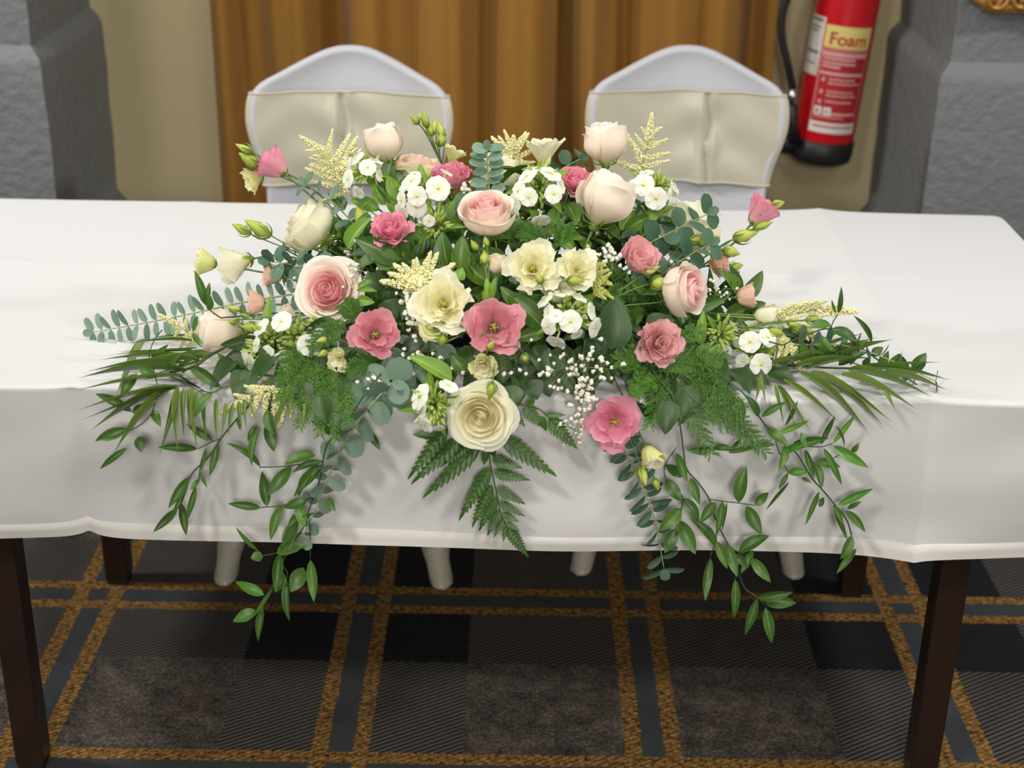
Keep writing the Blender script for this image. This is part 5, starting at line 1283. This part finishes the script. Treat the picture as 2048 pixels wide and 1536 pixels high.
big('dark leaves along the front edge under the dusky rose lisianthus', [((960, 700), (905, 745), 44), ((1000, 700), (1005, 772), 50), ((1040, 700), (1050, 770), 46), ((930, 690), (945, 760), 46), ((980, 720), (960, 780), 40), ((1070, 690), (1095, 760), 48), ((1015, 690), (1075, 730), 44)], 'dark', .0)
big('dark leaves along the front edge left of centre', [((860, 680), (800, 700), 50), ((850, 700), (845, 775), 52), ((810, 690), (760, 740), 46), ((880, 710), (885, 790), 48), ((780, 680), (740, 780), 50), ((720, 690), (690, 740), 44), ((760, 700), (790, 790), 48)], 'dark', .0)
big('dark leaves along the front edge right of centre', [((1120, 690), (1135, 770), 52), ((1160, 690), (1180, 780), 54), ((1200, 690), (1225, 770), 50), ((1240, 690), (1270, 775), 52), ((1280, 690), (1260, 800), 48), ((1210, 720), (1160, 800), 46), ((1250, 730), (1310, 800), 48)], 'dark', .0)
big('dark leaves low on the right under the feathery fern', [((1320, 720), (1350, 800), 54), ((1370, 720), (1400, 800), 54), ((1420, 720), (1450, 790), 52), ((1400, 740), (1370, 830), 48), ((1460, 740), (1500, 790), 46), ((1350, 740), (1300, 800), 46), ((1290, 650), (1350, 640), 40)], 'dark', .0)
big('dark leaves low on the left under the budded phlox', [((660, 690), (640, 770), 52), ((600, 700), (585, 780), 50), ((690, 700), (700, 780), 50), ((560, 690), (520, 760), 48), ((640, 720), (600, 810), 46), ((520, 690), (480, 720), 42), ((670, 650), (610, 660), 40)], 'dark', .0)
big('dark leaves between the left palm frond and the budded phlox', [((540, 700), (450, 715), 40), ((540, 710), (470, 750), 44), ((560, 715), (500, 780), 46), ((530, 690), (440, 690), 34), ((580, 720), (545, 790), 46), ((500, 720), (430, 745), 36), ((470, 720), (420, 780), 36)], 'dark', .0)
big('dark leaves behind the right phlox head, above the palm frond', [((1540, 690), (1610, 690), 40), ((1540, 700), (1600, 730), 42), ((1550, 680), (1640, 670), 36), ((1560, 710), (1640, 720), 38), ((1580, 700), (1680, 700), 36), ((1480, 740), (1540, 770), 42), ((1530, 730), (1590, 765), 42)], 'dark', -.01)
big('dark leaves hanging just over the edge below the dusky rose lisianthus', [((960, 740), (930, 800), 46), ((1000, 745), (1000, 805), 50), ((1040, 740), (1045, 800), 46), ((1080, 735), (1100, 795), 48), ((1110, 735), (1150, 780), 44), ((900, 735), (870, 800), 46), ((860, 735), (845, 800), 44), ((1150, 740), (1190, 790), 46), ((1020, 750), (1070, 790), 40)], 'dark', .0)
for nm, lst, yy in (('bright leaves among the stems of the upper left phlox', [((760, 420), (700, 400), 30), ((770, 410), (745, 370), 28), ((790, 430), (770, 385), 26), ((740, 400), (715, 425), 26), ((800, 400), (775, 350), 30)], 2.27),
  ('bright leaves under the phlox left of the central rose', [((870, 470), (900, 410), 26), ((880, 470), (925, 440), 28), ((850, 470), (815, 455), 26), ((885, 440), (910, 400), 24), ((860, 450), (880, 420), 24)], 2.20),
  ('bright leaves under the largest phlox head', [((1080, 470), (1040, 460), 28), ((1090, 470), (1130, 440), 30), ((1085, 450), (1060, 420), 26), ((1100, 460), (1110, 410), 28), ((1070, 480), (1100, 505), 28), ((1120, 470), (1150, 500), 26)], 2.19),
  ('bright leaves under the phlox right of the smooth blush rose', [((1250, 460), (1300, 430), 30), ((1240, 460), (1270, 420), 30), ((1260, 470), (1310, 455), 28), ((1230, 450), (1220, 480), 26), ((1280, 440), (1330, 420), 26)], 2.24)):
    big(nm, lst, 'bright', 0, 'lance', yy)  # strong light on the upper mound put into these leaves' bright green

FL = 'dark leaf sprig filling the depth of the flower mound'
R9 = random.Random(21)
for k in range(64):
    th = R9.uniform(0, 2*PI); ph = R9.uniform(.02, 1.0)**.8*PI/2
    d = V((math.cos(th)*math.cos(ph), math.sin(th)*math.cos(ph), math.sin(ph)))
    if k < 26: d = V((R9.uniform(-.95, .95), -R9.uniform(.25, 1), R9.uniform(.0, .55))).normalized()
    q = R9.uniform(.55, .84); P = V((EC.x+d.x*ER.x*q, EC.y+d.y*ER.y*q, TOPZ+.02+d.z*ER.z*q))
    r = thing('salal_sprig', FL, 'leaves', P, FL+'s'); mb = MB(); aa = anchor(P); mb.tube([aa, P], .0014, 4)
    mb.build('stem', MT['dstem'], r)
    n = V((d.x/ER.x, d.y/ER.y, d.z/ER.z)).normalized()
    for j in range(8):
        s = V((R9.gauss(0, 1), R9.gauss(0, 1), R9.gauss(0, 1))); s = (s-n*s.dot(n)).normalized()
        b = aa.lerp(P, .55+.06*j); T = b+(s*.85+n*R9.uniform(.0, .6)).normalized()*R9.uniform(.045, .075)
        if T.z < TOPZ+.012: T.z = TOPZ+.012
        leaf(r, 'ovate' if R9.random() < .6 else 'lance', b, T, R9.uniform(.020, .034), n+V((0, 0, .2)), R9.choice(['dark', 'salal', 'salal', 'rus', 'bright'] if d.z > .5 else ['dark', 'dark', 'salal', 'salal', 'rus']))  # upper sprigs get brighter greens: the strong top light is in their colour
